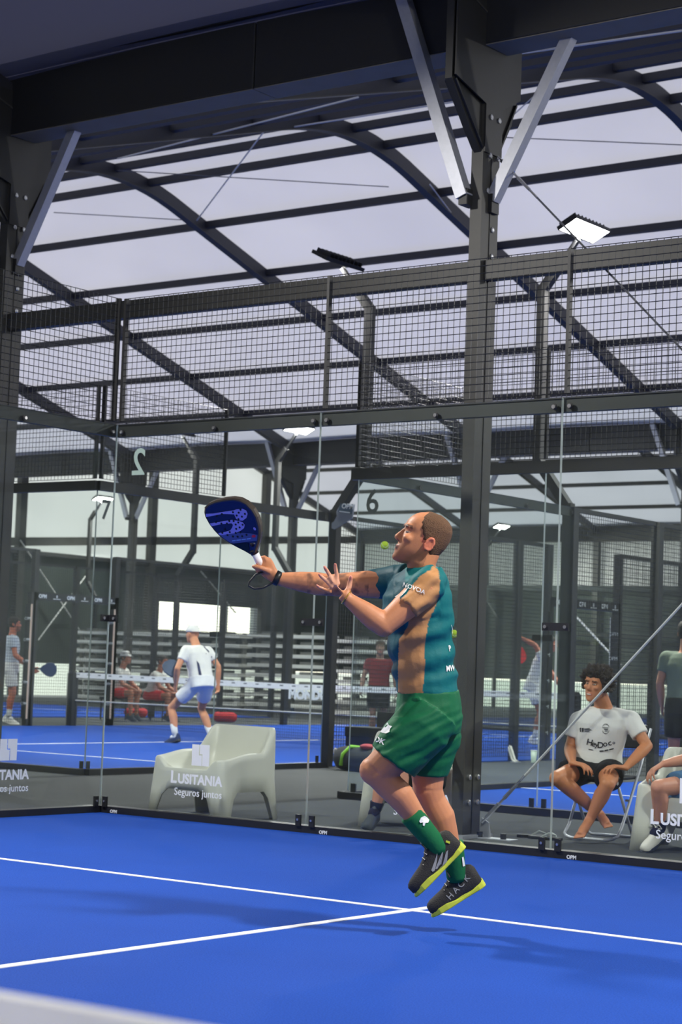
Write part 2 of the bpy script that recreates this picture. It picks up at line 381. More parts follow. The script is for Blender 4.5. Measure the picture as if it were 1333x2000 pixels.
# ------------------------------------------------------------------ padel court enclosures
ZUP = V3((0, 0, 1))
def glass_run(par, p0, d, out, n, w=2.0, h=3.0, detail=True, topbolts=True, base=True):
    """n panes of glass from p0 along d; out points away from the court"""
    p0, d, out = V3(p0), V3(d), V3(out)
    L = n*w
    for k in range(n):
        c = p0+d*(k+.5)*w+ZUP*(h/2+.03)-out*.0
        pm = MB(); pm.obox(c, d*(w/2-.004), out*.006, ZUP*(h/2-.03))
        # faces 0,1 = bottom/top, 3,5 = ends -> edge material
        pm.I = [0]*6
        for fi in (0, 1, 3, 5): pm.I[fi] = 0
        me_faces = pm.F
        for fi, f in enumerate(me_faces):
            nn = (pm.V[f[1]]-pm.V[f[0]]).cross(pm.V[f[2]]-pm.V[f[0]]).normalized()
            pm.I[fi] = 0 if abs(nn.dot(out)) > .7 else 1
        pm.build('glass_panel', [GLASS, GEDGE], par)
    MB().obox(p0+d*L/2+out*.04+ZUP*(h-.045), d*(L/2+.03), out*.028, ZUP*.05).build('top_rail', DARK, par)
    if base: MB().obox(p0+d*L/2+out*.045+ZUP*.012, d*(L/2+.03), out*.05, ZUP*.038).build('base_rail', BLACK, par)
    for k in range(n+1):
        j = p0+d*k*w
        for s in (-1, 1):
            if (k == 0 and s < 0) or (k == n and s > 0): continue
            q = j+d*s*.06
            cl = MB().obox(q-out*.012+ZUP*.085, d*.022, out*.008, ZUP*.04).build('glass_clip', BLACK, par)
            if detail: MB().tube([q-out*.018+ZUP*.09, q-out*.026+ZUP*.09], .009, 8).build('clip_bolt', CHROME, cl)
            if topbolts:
                b = MB().tube([q-out*.006+ZUP*(h-.06), q-out*.014+ZUP*(h-.06)], .022, 12).build('bolt_washer', BLACK, par)
                if detail: MB().tube([q-out*.014+ZUP*(h-.06), q-out*.022+ZUP*(h-.06)], .014, 10).build('bolt_cap', CHROME, b)
        if 0 < k < n or detail:
            a, b2 = (-.1, .1)
            if k == 0: a = 0.004
            if k == n: b2 = -.004
            pl = MB().obox(j+d*(a+b2)/2-out*.014+ZUP*1.49, d*(b2-a)/2, out*.006, ZUP*.026).build('joint_plate', BLACK, par)
            if detail:
                for s in (-.075, .075):
                    if a < s < b2: MB().tube([j+d*s-out*.02+ZUP*1.49, j+d*s-out*.03+ZUP*1.49], .012, 10).build('plate_bolt', CHROME, pl)
    if topbolts:
        for k in range(n):
            q = p0+d*(k+.5)*w
            b = MB().tube([q-out*.006+ZUP*(h-.07), q-out*.014+ZUP*(h-.07)], .022, 12).build('bolt_washer', BLACK, par)
            if detail: MB().tube([q-out*.014+ZUP*(h-.07), q-out*.022+ZUP*(h-.07)], .013, 10).build('bolt_cap', CHROME, b)
def mesh_panel(par, p0, d, L, z0, z1, step=.05, r=.0021, posts=(0, 1), pw=.022, out=None, name='wire_mesh'):
    p0, d = V3(p0), V3(d); mb = MB()
    n = round(L/step); s = L/n
    for i in range(n+1): mb.wire(p0+d*i*s+ZUP*z0, p0+d*i*s+ZUP*z1, r)
    m = round((z1-z0)/step)
    o = d.cross(ZUP)*.004
    for j in range(m+1): mb.wire(p0+o+ZUP*(z0+(z1-z0)*j/m), p0+o+d*L+ZUP*(z0+(z1-z0)*j/m), r)
    wm = mb.build(name, WIRE, par)
    for k in posts:
        q = p0+d*(L*k+(pw*.6 if k == 0 else -pw*.6))
        MB().obox(q+ZUP*(z0+z1)/2, d*pw/2, d.cross(ZUP)*pw*.9, ZUP*(z1-z0)/2).build('mesh_post', DARK, par)
    return wm
def fence(par, p0, d, L, posts, h=3.0, step=.05, pw=.1, r=.0021):
    p0, d = V3(p0), V3(d)
    for k in posts: MB().obox(p0+d*k+ZUP*h/2, d*pw/2, d.cross(ZUP)*pw/2, ZUP*h/2).build('fence_post', DARK, par)
    MB().obox(p0+d*L/2+ZUP*(h-.02), d*L/2, d.cross(ZUP)*.02, ZUP*.025).build('fence_rail', DARK, par)
    mesh_panel(par, p0, d, L, .06, h-.03, step, r, posts=())
EX, EY = V3((1, 0, 0)), V3((0, 1, 0))
# near court: back wall and left side wall
nb = struct('wall_glass_back', 'glass back wall of the near court with wire mesh on top')
glass_run(nb, (0, 0, 0), EX, EY, 4)
for k in range(4): mesh_panel(nb, (k*2, .03, 0), EX, 2, 3.03, 4.0, posts=(0,) if k == 0 else (0,))
nl = struct('wall_glass_left', 'glass side wall of the near court at the left edge')
glass_run(nl, (0, 0, 0), -EY, -EX, 2)
mesh_panel(nl, (-.03, 0, 0), -EY, 2, 3.03, 4.0, posts=(0, 1))
for p, rt in [((1.0, -.0065, 0), EX), ((3.0, -.0065, 0), EX), ((5.0, -.0065, 0), EX), ((.0065, -1.0, 0), EY)]:
    p = V3(p); nn = (V3((0, -1, 0)) if abs(rt.x) > .5 else V3((1, 0, 0)))*.0012; par = nb if rt.x > .5 else nl
    text('sponsor_lettering', 'USITANIA', .098, p+rt*-.215+ZUP*.275, rt, ZUP, VINYL, par, .0015, .0035, 'LEFT')
    text('sponsor_lettering', 'L', .125, p+rt*-.288+ZUP*.275, rt, ZUP, VINYL, par, .0015, .0035, 'LEFT')
    text('sponsor_lettering', 'Seguros juntos', .078, p+rt*-.245+ZUP*.185, rt, ZUP, VINYL, par, .0015, .0004, 'LEFT')
    lg = MB(); c = p+ZUP*.49
    A = [(-.085, -.075), (-.004, -.075), (-.004, .018), (.022, .018), (.022, .012), (.004, .012)]
    def pl(pts): lg.prism([c+rt*a+ZUP*b-nn for a, b in pts], nn*1.6)
    pl([(-.085, -.078), (.012, -.078), (.012, -.0), (-.016, -.0), (-.016, .078), (-.085, .078)])
    pl([(.018, -.078), (.085, -.078), (.085, .078), (-.008, .078), (-.008, .008), (.018, .008)])
    lg.build('sponsor_logo', VINYL, par)
text('court_number', '2', .29, (.235, .0075, 2.605), -EX, ZUP, PALEV, nb, .0015, .004)
for x in (2.13, 4.13, .12): text('maker_mark', 'OPM', .034, (x+.03, -.008, .005), EX, ZUP, VINYL, nb, .002, .001)
# walkway court (6)
c6 = struct('wall_glass_middle', 'glass wall of the court behind the walkway, marked 6')
glass_run(c6, (X6, Y6, 0), EX, -EY, 4, detail=False)
glass_run(c6, (X6, Y6, 0), EY, -EX, 2, detail=False)
for k in range(4): mesh_panel(c6, (X6+k*2, Y6-.03, 0), EX, 2, 3.03, 4.0, posts=(0,))
mesh_panel(c6, (X6-.03, Y6, 0), EY, 2, 3.03, 4.0)
fence(c6, (X6-.03, Y6+4, 0), EY, 5, (0, 2, 4, 5), pw=.11)
fence(c6, (X6-.03, Y6+11, 0), EY, 5, (0, 2, 4, 5), pw=.11)
text('court_number', '6', .31, (X6+.17, Y6-.0075, 2.60), EX, ZUP, GREYV, c6, .0015, .004)
# left court (7)
c7 = struct('wall_glass_far', 'glass walls and wire fence of the left court, marked 7')
glass_run(c7, (X7+10, Y7, 0), -EX, -EY, 5, detail=False)
glass_run(c7, (X7+10, Y7, 0), EY, EX, 2, detail=False)
for k in range(5): mesh_panel(c7, (X7+10-k*2, Y7-.03, 0), -EX, 2, 3.03, 4.0, posts=(0,))
mesh_panel(c7, (X7+10.03, Y7, 0), EY, 2, 3.03, 4.0)
fence(c7, (X7+10.03, Y7+4, 0), EY, 5.1, (2.15, 4.3, 5.1), pw=.1)
fence(c7, (X7+10.03, Y7+11.15, 0), EY, 4.85, (0, 1.15, 2.1, 4.85), pw=.1)
fence(c7, (X7-.03, Y7+4, 0), EY, 5, (0, 2.5, 5), pw=.1)
fence(c7, (X7-.03, Y7+11, 0), EY, 5, (0, 5), pw=.1)
glass_run(c7, (X7+10, Y7+20, 0), -EX, EY, 5, detail=False, topbolts=False)
for k in range(5): mesh_panel(c7, (X7+10-k*2, Y7+20.03, 0), -EX, 2, 3.03, 3.9, posts=(0,), step=.06)
text('court_number', '7', .29, (X7+10.0075, Y7+.13, 2.62), EY, ZUP, GREYV, c7, .0015, .004)
# far left court (8): right side fence only
c8 = struct('wall_glass_distant', 'dark wire fence along the far left court')
fence(c8, (-17.1, 7.5, 0), EY, 5, (0, 2.5, 5), pw=.1, step=.06)
fence(c8, (-17.1, 14.5, 0), EY, 9, (0, 2.6, 5, 7.2, 9), pw=.1, step=.06)
# portals over the gates beside the nets
SIGN = M('black_sign_board', (24, 27, 30), .5); ORG = M('pale_foam_edge', (205, 180, 160), .7)
def portal(x, y0, y1, label, mark):
    t = thing('gate_portal', label, 'portal', (x, (y0+y1)/2, 0))
    MB().box(x-.05, x+.05, y0, y1, 2.14, 2.27).build('header', SIGN, t, world=True)
    for y in (y0, y1):
        MB().box(x-.05, x+.05, y-.05, y+.05, 0, 2.27).build('post', DARK, t, world=True)
        b = MB().box(x-.045, x+.075, y-.09, y-.055, .12, 2.06).build('sign_board', SIGN, t, world=True)
        MB().box(x+.075, x+.09, y-.09, y-.06, .12, 2.06).build('foam_edge', ORG, b, world=True) if mark else MB().box(x-.06, x-.045, y-.09, y-.06, .12, 2.06).build('foam_edge', VINYL, b, world=True)
        for k in range(5): text('lettering', 'OPM', .07, (x+.015, y-.0915, .35+k*.36), EX, ZUP, VINYL, b, .002)
    n = 6
    for k in range(n):
        yy = y0+(y1-y0)*(k+.6)/n
        if k % 2 == 0: text('lettering', 'OPM', .09, (x+.0515, yy, 2.175), EY, ZUP, VINYL, t, .002, .003)
        else: MB().box(x+.05, x+.052, yy-.09, yy+.09, 2.165, 2.175).build('mark', VINYL, t, world=True); MB().box(x+.05, x+.052, yy-.012, yy+.012, 2.19, 2.235).build('mark', VINYL, t, world=True)
    return t
portal(X7-.03, 12.45, 14.5, 'black gate portal with white lettering left of the net', True)
portal(X7+10.03, 12.66, 14.62, 'black gate portal with white lettering behind the seated person in white', False)
# ------------------------------------------------------------------ nets
NETM = M('black_net_cord', (26, 28, 32), .8, 0, .05)
def net(x0, y, label, cell=.045, posts=True):
    t = thing('court_net', label, 'net', (x0+5, y, 0))
    mb = MB(); n = int(10/cell)
    def top(x): return .88+.04*abs(x-5)/5
    for i in range(n+1):
        x = i*10/n; mb.wire((x0+x, y, .03), (x0+x, y, top(x)-.05), .0014)
    for j in range(19):
        z = .03+j*cell
        mb.wire((x0, y+.002, z*.92/.88), (x0+5, y+.002, z), .0014); mb.wire((x0+5, y+.002, z), (x0+10, y+.002, z*.92/.88), .0014)
    mb.build('net_mesh', NETM, t, world=True)
    bd = MB().prism([(x0, y-.008, .835), (x0+5, y-.008, .795), (x0+10, y-.008, .835), (x0+10, y-.008, .925), (x0+5, y-.008, .885), (x0, y-.008, .925)], (0, .018, 0))
    b = bd.build('net_band', M('white_net_band', (236, 236, 236), .7), t, world=True)
    mk = MB()
    for i in range(40): mk.box(x0+.1+i*.25, x0+.17+i*.25, y-.0095, y-.008, .842+.04*abs(.13+i*.25-5)/5, .862+.04*abs(.13+i*.25-5)/5)
    mk.build('band_print', M('faint_grey_print', (120, 126, 130), .6), b, world=True)['kind'] = 'stuff'
    if posts:
        for x in (x0, x0+10): MB().tube([(x, y, 0), (x, y, .9), (x, y, .95)], [.095, .095, .06], 12).build('net_post', BLACK, t, world=True)
    MB().wire((x0, y-.004, .44), (x0+10, y-.004, .44), .007).build('net_cord', M('white_cord', (222, 222, 220), .6), t, world=True)
    return t
net(0, -10, 'white-banded net of the near court at the lower left corner')
n7 = net(X7, 13.5, 'white-banded net of the left court behind the white-capped person')
net(X6, Y6+10, 'white-banded net of the court behind the walkway')
text('net_lettering', 'MONDO', .2, (-8.35, 13.47, .66), EX, ZUP, VINYL, n7, .004, .012)
# ------------------------------------------------------------------ lamp posts
FINS = M('black_lamp_housing', (22, 23, 26), .45, .2)
def lamp_post(x, y, o, label, power=60, ztop=0, seen=True, lit=True):
    """o = outward direction in X (+1/-1); lamp leans back over the court"""
    t = thing('lamp_post', label, 'lamp post', (x, y, 0))
    w = .05
    MB().box(x-w, x+w, y-w, y+w, 0, 3.05).build('post', DARK, t, world=True)
    z0, z1, z2 = 3.0, 3.5, 5.48+ztop
    pl = MB()
    pl.bar((x, y, z0), (x+o*.4, y, z1+.03), .1, .11, (0, 1, 0))
    pl.box(x+o*.4-w, x+o*.4+w, y-w, y+w, z1-.03, z2)
    pl.bar((x+o*.4, y, z2-.03), (x+o*.2, y, z2+.22), .1, .09, (0, 1, 0))
    pl.build('crank_arm', DARK, t, world=True)
    MB().bar((x+o*.2, y, z2+.2), (x-o*.03, y, z2+.5), .05, .05, (0, 1, 0)).build('bracket', FINS, t, world=True)
    c = V3((x-o*.1, y, z2+.6)); nrm = V3((-o*.45, 0, -.89)).normalized(); a = V3((0, 1, 0)); b = nrm.cross(a)
    fl = MB(); fl.obox(c, a*.38, b*.13, nrm*.022)
    for k in range(9): fl.obox(c-nrm*.045+a*(-.32+k*.08), a*.006, b*.11, nrm*.025)
    h = fl.build('floodlight', FINS, t, world=True)
    MB().obox(c+nrm*.0222, a*.365, b*.115, nrm*.0008).build('lens', LED, h, world=True)
    li = bpy.data.lights.new('flood', 'AREA'); li.shape = 'RECTANGLE'; li.size = .72; li.size_y = .22; li.energy = power; li.color = (1, .97, .92); li.spread = math.radians(150)
    lo = bpy.data.objects.new('flood', li); COL.objects.link(lo); lo.parent = h; lo.matrix_parent_inverse = loc_matrix(h).inverted()
    lo.location = c+nrm*.04; lo.rotation_euler = nrm.to_track_quat('-Z', 'Y').to_euler()
    return t
lamp_post(X7+10.09, 7.5, 1, 'cranked lamp post whose unlit-looking floodlight shows its black back', 480)
lamp_post(X6-.09, 7.4, -1, 'cranked lamp post with the brightest floodlight at upper right', 480)
lamp_post(X7-.05, 19.55, -1, 'distant cranked lamp post with a lit floodlight above the paddle racket', 480, -.16)
lamp_post(-17.05, 20.1, 1, 'distant cranked lamp post hanging beside the mirrored number two', 480)
lamp_post(-24.2, 44.3, -1, 'most distant lamp post, its small light glowing near the back wall', 350)
lamp_post(-31.2, 32.4, -1, 'most distant lamp post, its small light touching the number seven', 350)
lamp_post(X7-.09, 7.5, -1, 'lamp post on the near left corner of the left court', 480)  # this and the next three: out-of-view posts added to brighten these courts
lamp_post(X7+10.09, 19.5, 1, 'lamp post on the far right corner of the left court', 480)
lamp_post(X6+10.09, 7.4, 1, 'lamp post on the near right corner of the walkway court', 480)
lamp_post(X6+10.09, 19.4, 1, 'lamp post on the far right corner of the walkway court', 480)
LP = 420
lamp_post(-.06, -4, -1, 'lamp post of the near court left of the picture', LP)
lamp_post(-.06, -16, -1, 'lamp post of the near court behind the left net half', LP)
lamp_post(10.06, -4, 1, 'lamp post of the near court right of the picture', LP)
lamp_post(10.06, -16, 1, 'lamp post of the near court behind the photographer', LP)
# ------------------------------------------------------------------ guy cables
def cable(label, p, q, r=.008, mat=None, turn=True, group=None):
    t = thing('guy_cable', label, 'cable', p, group=group); p, q = V3(p), V3(q); d = (q-p).normalized()
    MB().tube([p+d*(.45 if turn else 0), q], r, 6).build('rope', mat or CABLE, t, world=True)
    if turn:
        MB().tube([p+d*.0, p+d*.05, p+d*.05, p+d*.2, p+d*.2, p+d*.26, p+d*.26, p+d*.4, p+d*.4, p+d*.5], [.008, .008, .016, .016, .009, .009, .015, .012, .009, .009], 8).build('turnbuckle', CHROME, t, world=True)
    return t
cable('thick pale guy cable crossing in front of the seated person in white', (2.87, .95, .1), (7.72, .93, 5.05), .009, turn=True)
cable('dark guy cable running down right from the bolted column', (2.82, .97, 5.0), (7.7, .95, .1), .008, DCABLE)
an = thing('anchor_plate', 'galvanised anchor plate on the carpet at the guy cable foot', 'anchor', (2.95, .95, 0))
MB().box(2.82, 3.14, .9, 1.02, -.012, -.004).build('foot_plate', GALV, an, world=True)
MB().prism([(2.82, .99, -.005), (2.92, .99, -.005), (2.9, .99, .1), (2.84, .99, .13)], (0, .012, 0)).build('lug', GALV, an, world=True)
for x in (2.86, 3.06): MB().tube([(x, .94, -.01), (x, .94, .035)], [.022, .022], 6).build('anchor_bolt', BLACK, an, world=True)
def rp(x, y, off=-.1):                   # point on the middle bay's roof seen at a photo pixel
    d = ray(x, y); t = 8.0
    while t < 70:
        p = CAM+d*t
        if p.y > 2 and p.z > prof(p.y-12.585)+off: return p
        t += .02
    return CAM+d*30
rc = [((515, 258), (385, 430), CABLE, .012, 'white roof cable running down left from the ridge joint'), ((105, 415), (365, 430), DCABLE, .008, 'thin dark roof cable near the left column'),
      ((240, 335), (1000, 268), DCABLE, .0, ''), ((840, 360), (930, 480), CABLE, .01, 'short white roof cable behind the slanted strut'),
      ((975, 250), (1075, 160), CABLE, .01, 'white roof cable rising right of the bolted column'), ((560, 250), (1010, 180), CABLE, .012, 'pale ridge cable left of the bolted column'),
      ((1010, 105), (1333, 60), CABLE, .012, 'pale ridge cable at the upper right corner'), ((230, 310), (700, 190), CABLE, .012, 'long pale cable under the gutter at upper left'),
      ((230, 333), (760, 365), DCABLE, .008, 'thin dark tie cable left of the bolted column'), ((975, 268), (1333, 283), DCABLE, .008, 'thin dark tie cable right of the bolted column')]
for a, b, mt, r, lb in rc:
    if r: cable(lb, rp(*a), rp(*b), r, mt, False)
cable('crossed wall cable falling right on the far left screen', (XG+.15, 29.96, 4.63), (XG+.15, 33.62, 1.12), .02, CABLE, False)
cable('crossed wall cable falling left on the far left screen', (XG+.15, 32.98, 3.89), (XG+.15, 30.91, 1.67), .02, CABLE, False)
cable('pale wall cable above the bright opening', (XG+.15, 38.3, 4.2), (XG+.15, 40.2, 2.9), .025, CABLE, False)
cable('pale wall cable slanting behind the seated person in white', on(1127, 1205, 1, 23.3), on(1215, 1300, 1, 23.3), .02, CABLE, False)
# ------------------------------------------------------------------ figures
def proj(p):
    q = V3(p)-CAM; d = q.dot(CF); return (666.5+FPX*q.dot(CR)/d, 1000-FPX*q.dot(CU)/d, d)
def remesh(mb, voxel, smooth=3, fac=.5):
    me = mb.mesh('tmp'); o = bpy.data.objects.new('tmp', me)
    r = o.modifiers.new('r', 'REMESH'); r.mode = 'VOXEL'; r.voxel_size = voxel
    if smooth:
        s = o.modifiers.new('s', 'SMOOTH'); s.iterations = smooth; s.factor = fac
    return bake(o)
def paint(me, fn):
    at_ = me.color_attributes.new('Col', 'FLOAT_COLOR', 'POINT')
    buf = []
    for v in me.vertices: buf += [*fn(v.co, v.normal), 1.0]
    at_.data.foreach_set('color', buf)
def displace(me, fn):                   # push every vertex along its normal by fn(position)
    N = [v.normal.copy() for v in me.vertices]; C = [v.co.copy() for v in me.vertices]; buf = []
    for c, n in zip(C, N): buf += list(c+n*fn(c))
    me.vertices.foreach_set('co', buf); me.update()
def wrinkle(me, amp, scale, seed=0):
    displace(me, lambda c: amp*noise.noise(V3((c.x*scale+seed, c.y*scale, c.z*scale))))
def mixc(a, b, t): return tuple(x+(y-x)*t for x, y in zip(a, b))
HT = [(-.118,.078,.045,.018),(-.105,.092,.015,.034),(-.085,.096,-.03,.048),(-.06,.094,-.06,.060),(-.03,.092,-.082,.067),(0,.089,-.095,.072),
      (.02,.083,-.100,.074),(.04,.091,-.103,.075),(.065,.088,-.103,.0755),(.09,.073,-.092,.068),(.108,.05,-.07,.052),(.12,.018,-.035,.028)]
def hrow(z):
    for a, b in zip(HT[:-1], HT[1:]):
        if z <= b[0]:
            t = (z-a[0])/(b[0]-a[0]); return [x+(y-x)*t for x, y in zip(a, b)]
    return list(HT[-1])
class Frame:
    def __init__(s, c, fwd, up, k=1.0):
        s.c = V3(c); s.f = V3(fwd).normalized(); u = V3(up); s.l = u.cross(s.f).normalized(); s.u = s.f.cross(s.l); s.k = k
    def __call__(s, x, y, z): return s.c+(s.f*x+s.l*y+s.u*z)*s.k
    def inv(s, p):
        q = (V3(p)-s.c)/s.k; return V3((q.dot(s.f), q.dot(s.l), q.dot(s.u)))
def head_surf(fr, z, th, off=0):
    r = hrow(z); cx = (r[1]+r[2])/2; hl = (r[1]-r[2])/2+off; hw = r[3]+off
    c, s = math.cos(th), math.sin(th); e = .88
    return fr(cx+hl*math.copysign(abs(c)**e, c), hw*math.copysign(abs(s)**e, s), z+(off*.8 if z > .1 else 0))
def head(mb, fr, nose=1.0, ears=True, nseg=28):
    zs = [-.118, -.112, -.105, -.095, -.085, -.07, -.055, -.04, -.02, 0, .02, .04, .06, .08, .095, .108, .116, .12]
    mb.loft([[head_surf(fr, z, 2*math.pi*k/nseg) for k in range(nseg)] for z in zs])
    # nose: bridge to tip, then wings
    def ring(x, z, w, d): return [fr(x+d*math.cos(t), w*math.sin(t), z) for t in [2*math.pi*k/10 for k in range(10)]]
    mb.loft([ring(.072, .038, .008, .012), ring(.083, .018, .009, .014), ring(.094, -.004, .011, .016), ring(.104*nose, -.02, .014, .016), ring(.1, -.031, .016, .014), ring(.088, -.036, .012, .01)])
    for s in (-1, 1):
        mb.ell(fr(.092, s*.012, -.028), fr.f*.014*fr.k, fr.l*.008*fr.k, fr.u*.009*fr.k, 10, 6)
        mb.ell(fr(.08, s*.03, .036), fr.f*.016*fr.k, fr.l*.028*fr.k, fr.u*.01*fr.k, 10, 6)      # brow ridge
        mb.ell(fr(.066, s*.04, -.012), fr.f*.026*fr.k, fr.l*.026*fr.k, fr.u*.02*fr.k, 10, 6)    # cheek
        if ears:
            e = (fr.u*.96-fr.f*.28).normalized(); b = fr.l*s
            c = fr(-.02, s*.075, -.006)
            mb.tube([c+(e*math.cos(t)*.03+(e.cross(b).normalized()*(-s))*math.sin(t)*.018)*fr.k+b*.008*fr.k for t in [math.radians(a) for a in (150, 110, 70, 30, -10, -60, -110, -150)]], [x*fr.k for x in (.005,.006,.006,.006,.006,.006,.006,.007)], 6)
            mb.ell(c, e*.026*fr.k, e.cross(b)*.015*fr.k, b*.006*fr.k, 10, 6)
            mb.ell(c-e*.026*fr.k+fr.f*.004*fr.k, e*.008*fr.k, e.cross(b)*.007*fr.k, b*.006*fr.k, 8, 6)
    mb.ell(fr(.09, 0, -.056), fr.f*.012*fr.k, fr.l*.024*fr.k, fr.u*.006*fr.k, 10, 6)
    mb.ell(fr(.088, 0, -.069), fr.f*.013*fr.k, fr.l*.022*fr.k, fr.u*.007*fr.k, 10, 6)
    mb.ell(fr(.082, 0, -.1), fr.f*.018*fr.k, fr.l*.024*fr.k, fr.u*.018*fr.k, 10, 6)
def hair(fr, mask, thick, mat, parent, curl=0, cs=60, seed=0, nz=34, nt=56, name='hair'):
    if curl > .01: nz, nt = 80, 130
    zs = [-.1+.223*(1-(1-j/(nz-1))**1.0) for j in range(nz)]
    vs = []; fs = []
    for z in zs:
        for k in range(nt):
            th = 2*math.pi*k/nt; mk = mask(z, th if th <= math.pi else 2*math.pi-th, th)
            mk = max(0, min(1, mk+.35*noise.noise(V3((z*60, th*5, 3))))) if mk > 0 else 0; off = -.012+(.012+thick)*mk
            if curl and mk > .2:
                q = head_surf(fr, min(z, .12), th, 0); off += curl*(noise.noise(q*cs+V3((seed, 0, 0)))*.8+.6*noise.noise(q*cs*2.1))*mk
            q = head_surf(fr, min(z, .1199), th, 0); c0 = fr(-.008, 0, .02); vs.append(q+(q-c0).normalized()*off*fr.k)
    for j in range(nz-1):
        for k in range(nt): fs.append((j*nt+k, j*nt+(k+1) % nt, (j+1)*nt+(k+1) % nt, (j+1)*nt+k))
    fs.append(tuple(range((nz-1)*nt, nz*nt))); fs.append(tuple(range(nt))[::-1])
    return MB().add(vs, fs).build(name, mat, parent, smooth=True, world=True)
def hand(mb, wr, d, n, thumb, curls=(20, 25, 30, 35), spread=6, k=1.0, tcurl=25, tang=45):
    """d finger direction, n back-of-hand normal, thumb=+1/-1 on which side of d x n the thumb sits"""
    wr = V3(wr); d = V3(d).normalized(); n = V3(n); n = (n-d*n.dot(d)).normalized(); s = d.cross(n)*thumb
    def ring(a, w, t, o=0): return [wr+d*a*k+s*(w*math.cos(x)+o)*k+n*t*math.sin(x)*k for x in [2*math.pi*i/14 for i in range(14)]]
    mb.loft([ring(-.015, .027, .02), ring(.02, .032, .018), ring(.05, .04, .016), ring(.085, .042, .014), ring(.098, .036, .01)])
    L = [(.027, .026, .02), (.03, .028, .022), (.028, .026, .02), (.022, .02, .018)]
    for i in range(4):
        off = .03-.02*i; a = math.radians(spread*(1.5-i)); base = wr+d*(.09-.004*abs(i-1))*k+s*off*k
        dd = (d*math.cos(a)+s*math.sin(a)).normalized(); pts = [base-dd*.012*k, base]; ang = 0
        for j, l in enumerate(L[i]):
            ang += math.radians(curls[i]*(1, 1.1, .8)[j]); v = dd*math.cos(ang)-n*math.sin(ang); pts.append(pts[-1]+v*l*1.28*k)
        mb.tube(pts, [.0095*k, .0097*k, .009*k, .0082*k, .006*k], 8)
        mb.ell(pts[-1], d*.006*k, s*.006*k, n*.006*k, 8, 6)
    a = math.radians(tang); v = (d*math.cos(a)+s*math.sin(a)-n*.2).normalized(); b = wr+d*.025*k+s*.022*k
    c = math.radians(tcurl); v2 = (v*math.cos(c)+(d*.6-n*.8).normalized()*math.sin(c)).normalized()
    mb.tube([b-v*.012*k, b+v*.035*k, b+v*.06*k, b+v*.06*k+v2*.028*k, b+v*.06*k+v2*.036*k], [.015*k, .0135*k, .011*k, .009*k, .005*k], 8)
def leg(mb, hip, kn, an, k=1.0):
    hip, kn, an = V3(hip), V3(kn), V3(an)
    mb.tube([hip, hip.lerp(kn, .3), hip.lerp(kn, .7), hip.lerp(kn, .92), kn], [.088*k, .085*k, .066*k, .058*k, .056*k], 16)
    mb.ell(kn, (kn-hip).normalized()*.055*k, (kn-hip).orthogonal().normalized()*.055*k, (kn-hip).cross((kn-hip).orthogonal()).normalized()*.055*k)
    back = ((hip+an)/2-kn); back = back-(an-kn)*back.dot(an-kn)/(an-kn).length_squared
    back = back.normalized() if back.length > 1e-3 else V3((0, 0, 0))
    P = [kn, kn.lerp(an, .12), kn.lerp(an, .32)+back*.014*k, kn.lerp(an, .55)+back*.008*k, kn.lerp(an, .85), an]
    mb.tube(P, [.053*k, .053*k, .059*k, .051*k, .037*k, .036*k], 16)
def arm(mb, sh, el, wr, k=1.0):
    sh, el, wr = V3(sh), V3(el), V3(wr)
    mb.tube([sh, sh.lerp(el, .35), sh.lerp(el, .8), el], [.056*k, .052*k, .043*k, .041*k], 14)
    mb.ell(el, (el-sh).normalized()*.041*k, (el-sh).orthogonal().normalized()*.041*k, (el-sh).cross((el-sh).orthogonal()).normalized()*.041*k)
    mb.tube([el, el.lerp(wr, .25), el.lerp(wr, .6), el.lerp(wr, .9), wr], [.041*k, .045*k, .038*k, .028*k, .026*k], 14)
def oval(c, S, F, a, b, n=24, e=.85):
    return [c+S*a*math.copysign(abs(math.cos(t))**e, math.cos(t))+F*b*math.copysign(abs(math.sin(t))**e, math.sin(t)) for t in [2*math.pi*i/n for i in range(n)]]
def torso_loft(mb, rows):
    """rows: (centre, side axis, front axis, half width, half depth)"""
    mb.loft([oval(V3(c), V3(S).normalized(), V3(F).normalized(), a, b) for c, S, F, a, b in rows])
def torso_rows(J, grow=0.0, lo=-.12, hi=1.0, k=1.0):
    hp = (V3(J['hipL'])+V3(J['hipR']))/2; nk = V3(J['neck']); ax = nk-hp
    S0 = (V3(J['hipL'])-V3(J['hipR'])).normalized(); S1 = (V3(J['shL'])-V3(J['shR'])).normalized()
    out = []
    for t, a, b in ((lo, .175, .118), (0, .175, .12), (.15, .168, .115), (.32, .16, .108), (.55, .172, .115), (.74, .185, .12), (.88, .165, .1), (.96, .11, .075), (hi, .066, .06)):
        S = S0.lerp(S1, max(0, min(1, t))); F = S.cross(ax).normalized(); S = ax.cross(F).normalized() if False else (S-ax*S.dot(ax)/ax.length_squared).normalized()
        out.append((hp+ax*t, S, F, (a+grow)*k, (b+grow)*k))
    return out
SKIN_RGB = lin((214, 150, 116))
def skin_mat(name):
    return M(name, (200, 140, 110), .5, 0, .07, 40, .06, 220, spec=.4, attr='Col')
SKIN = skin_mat('skin')
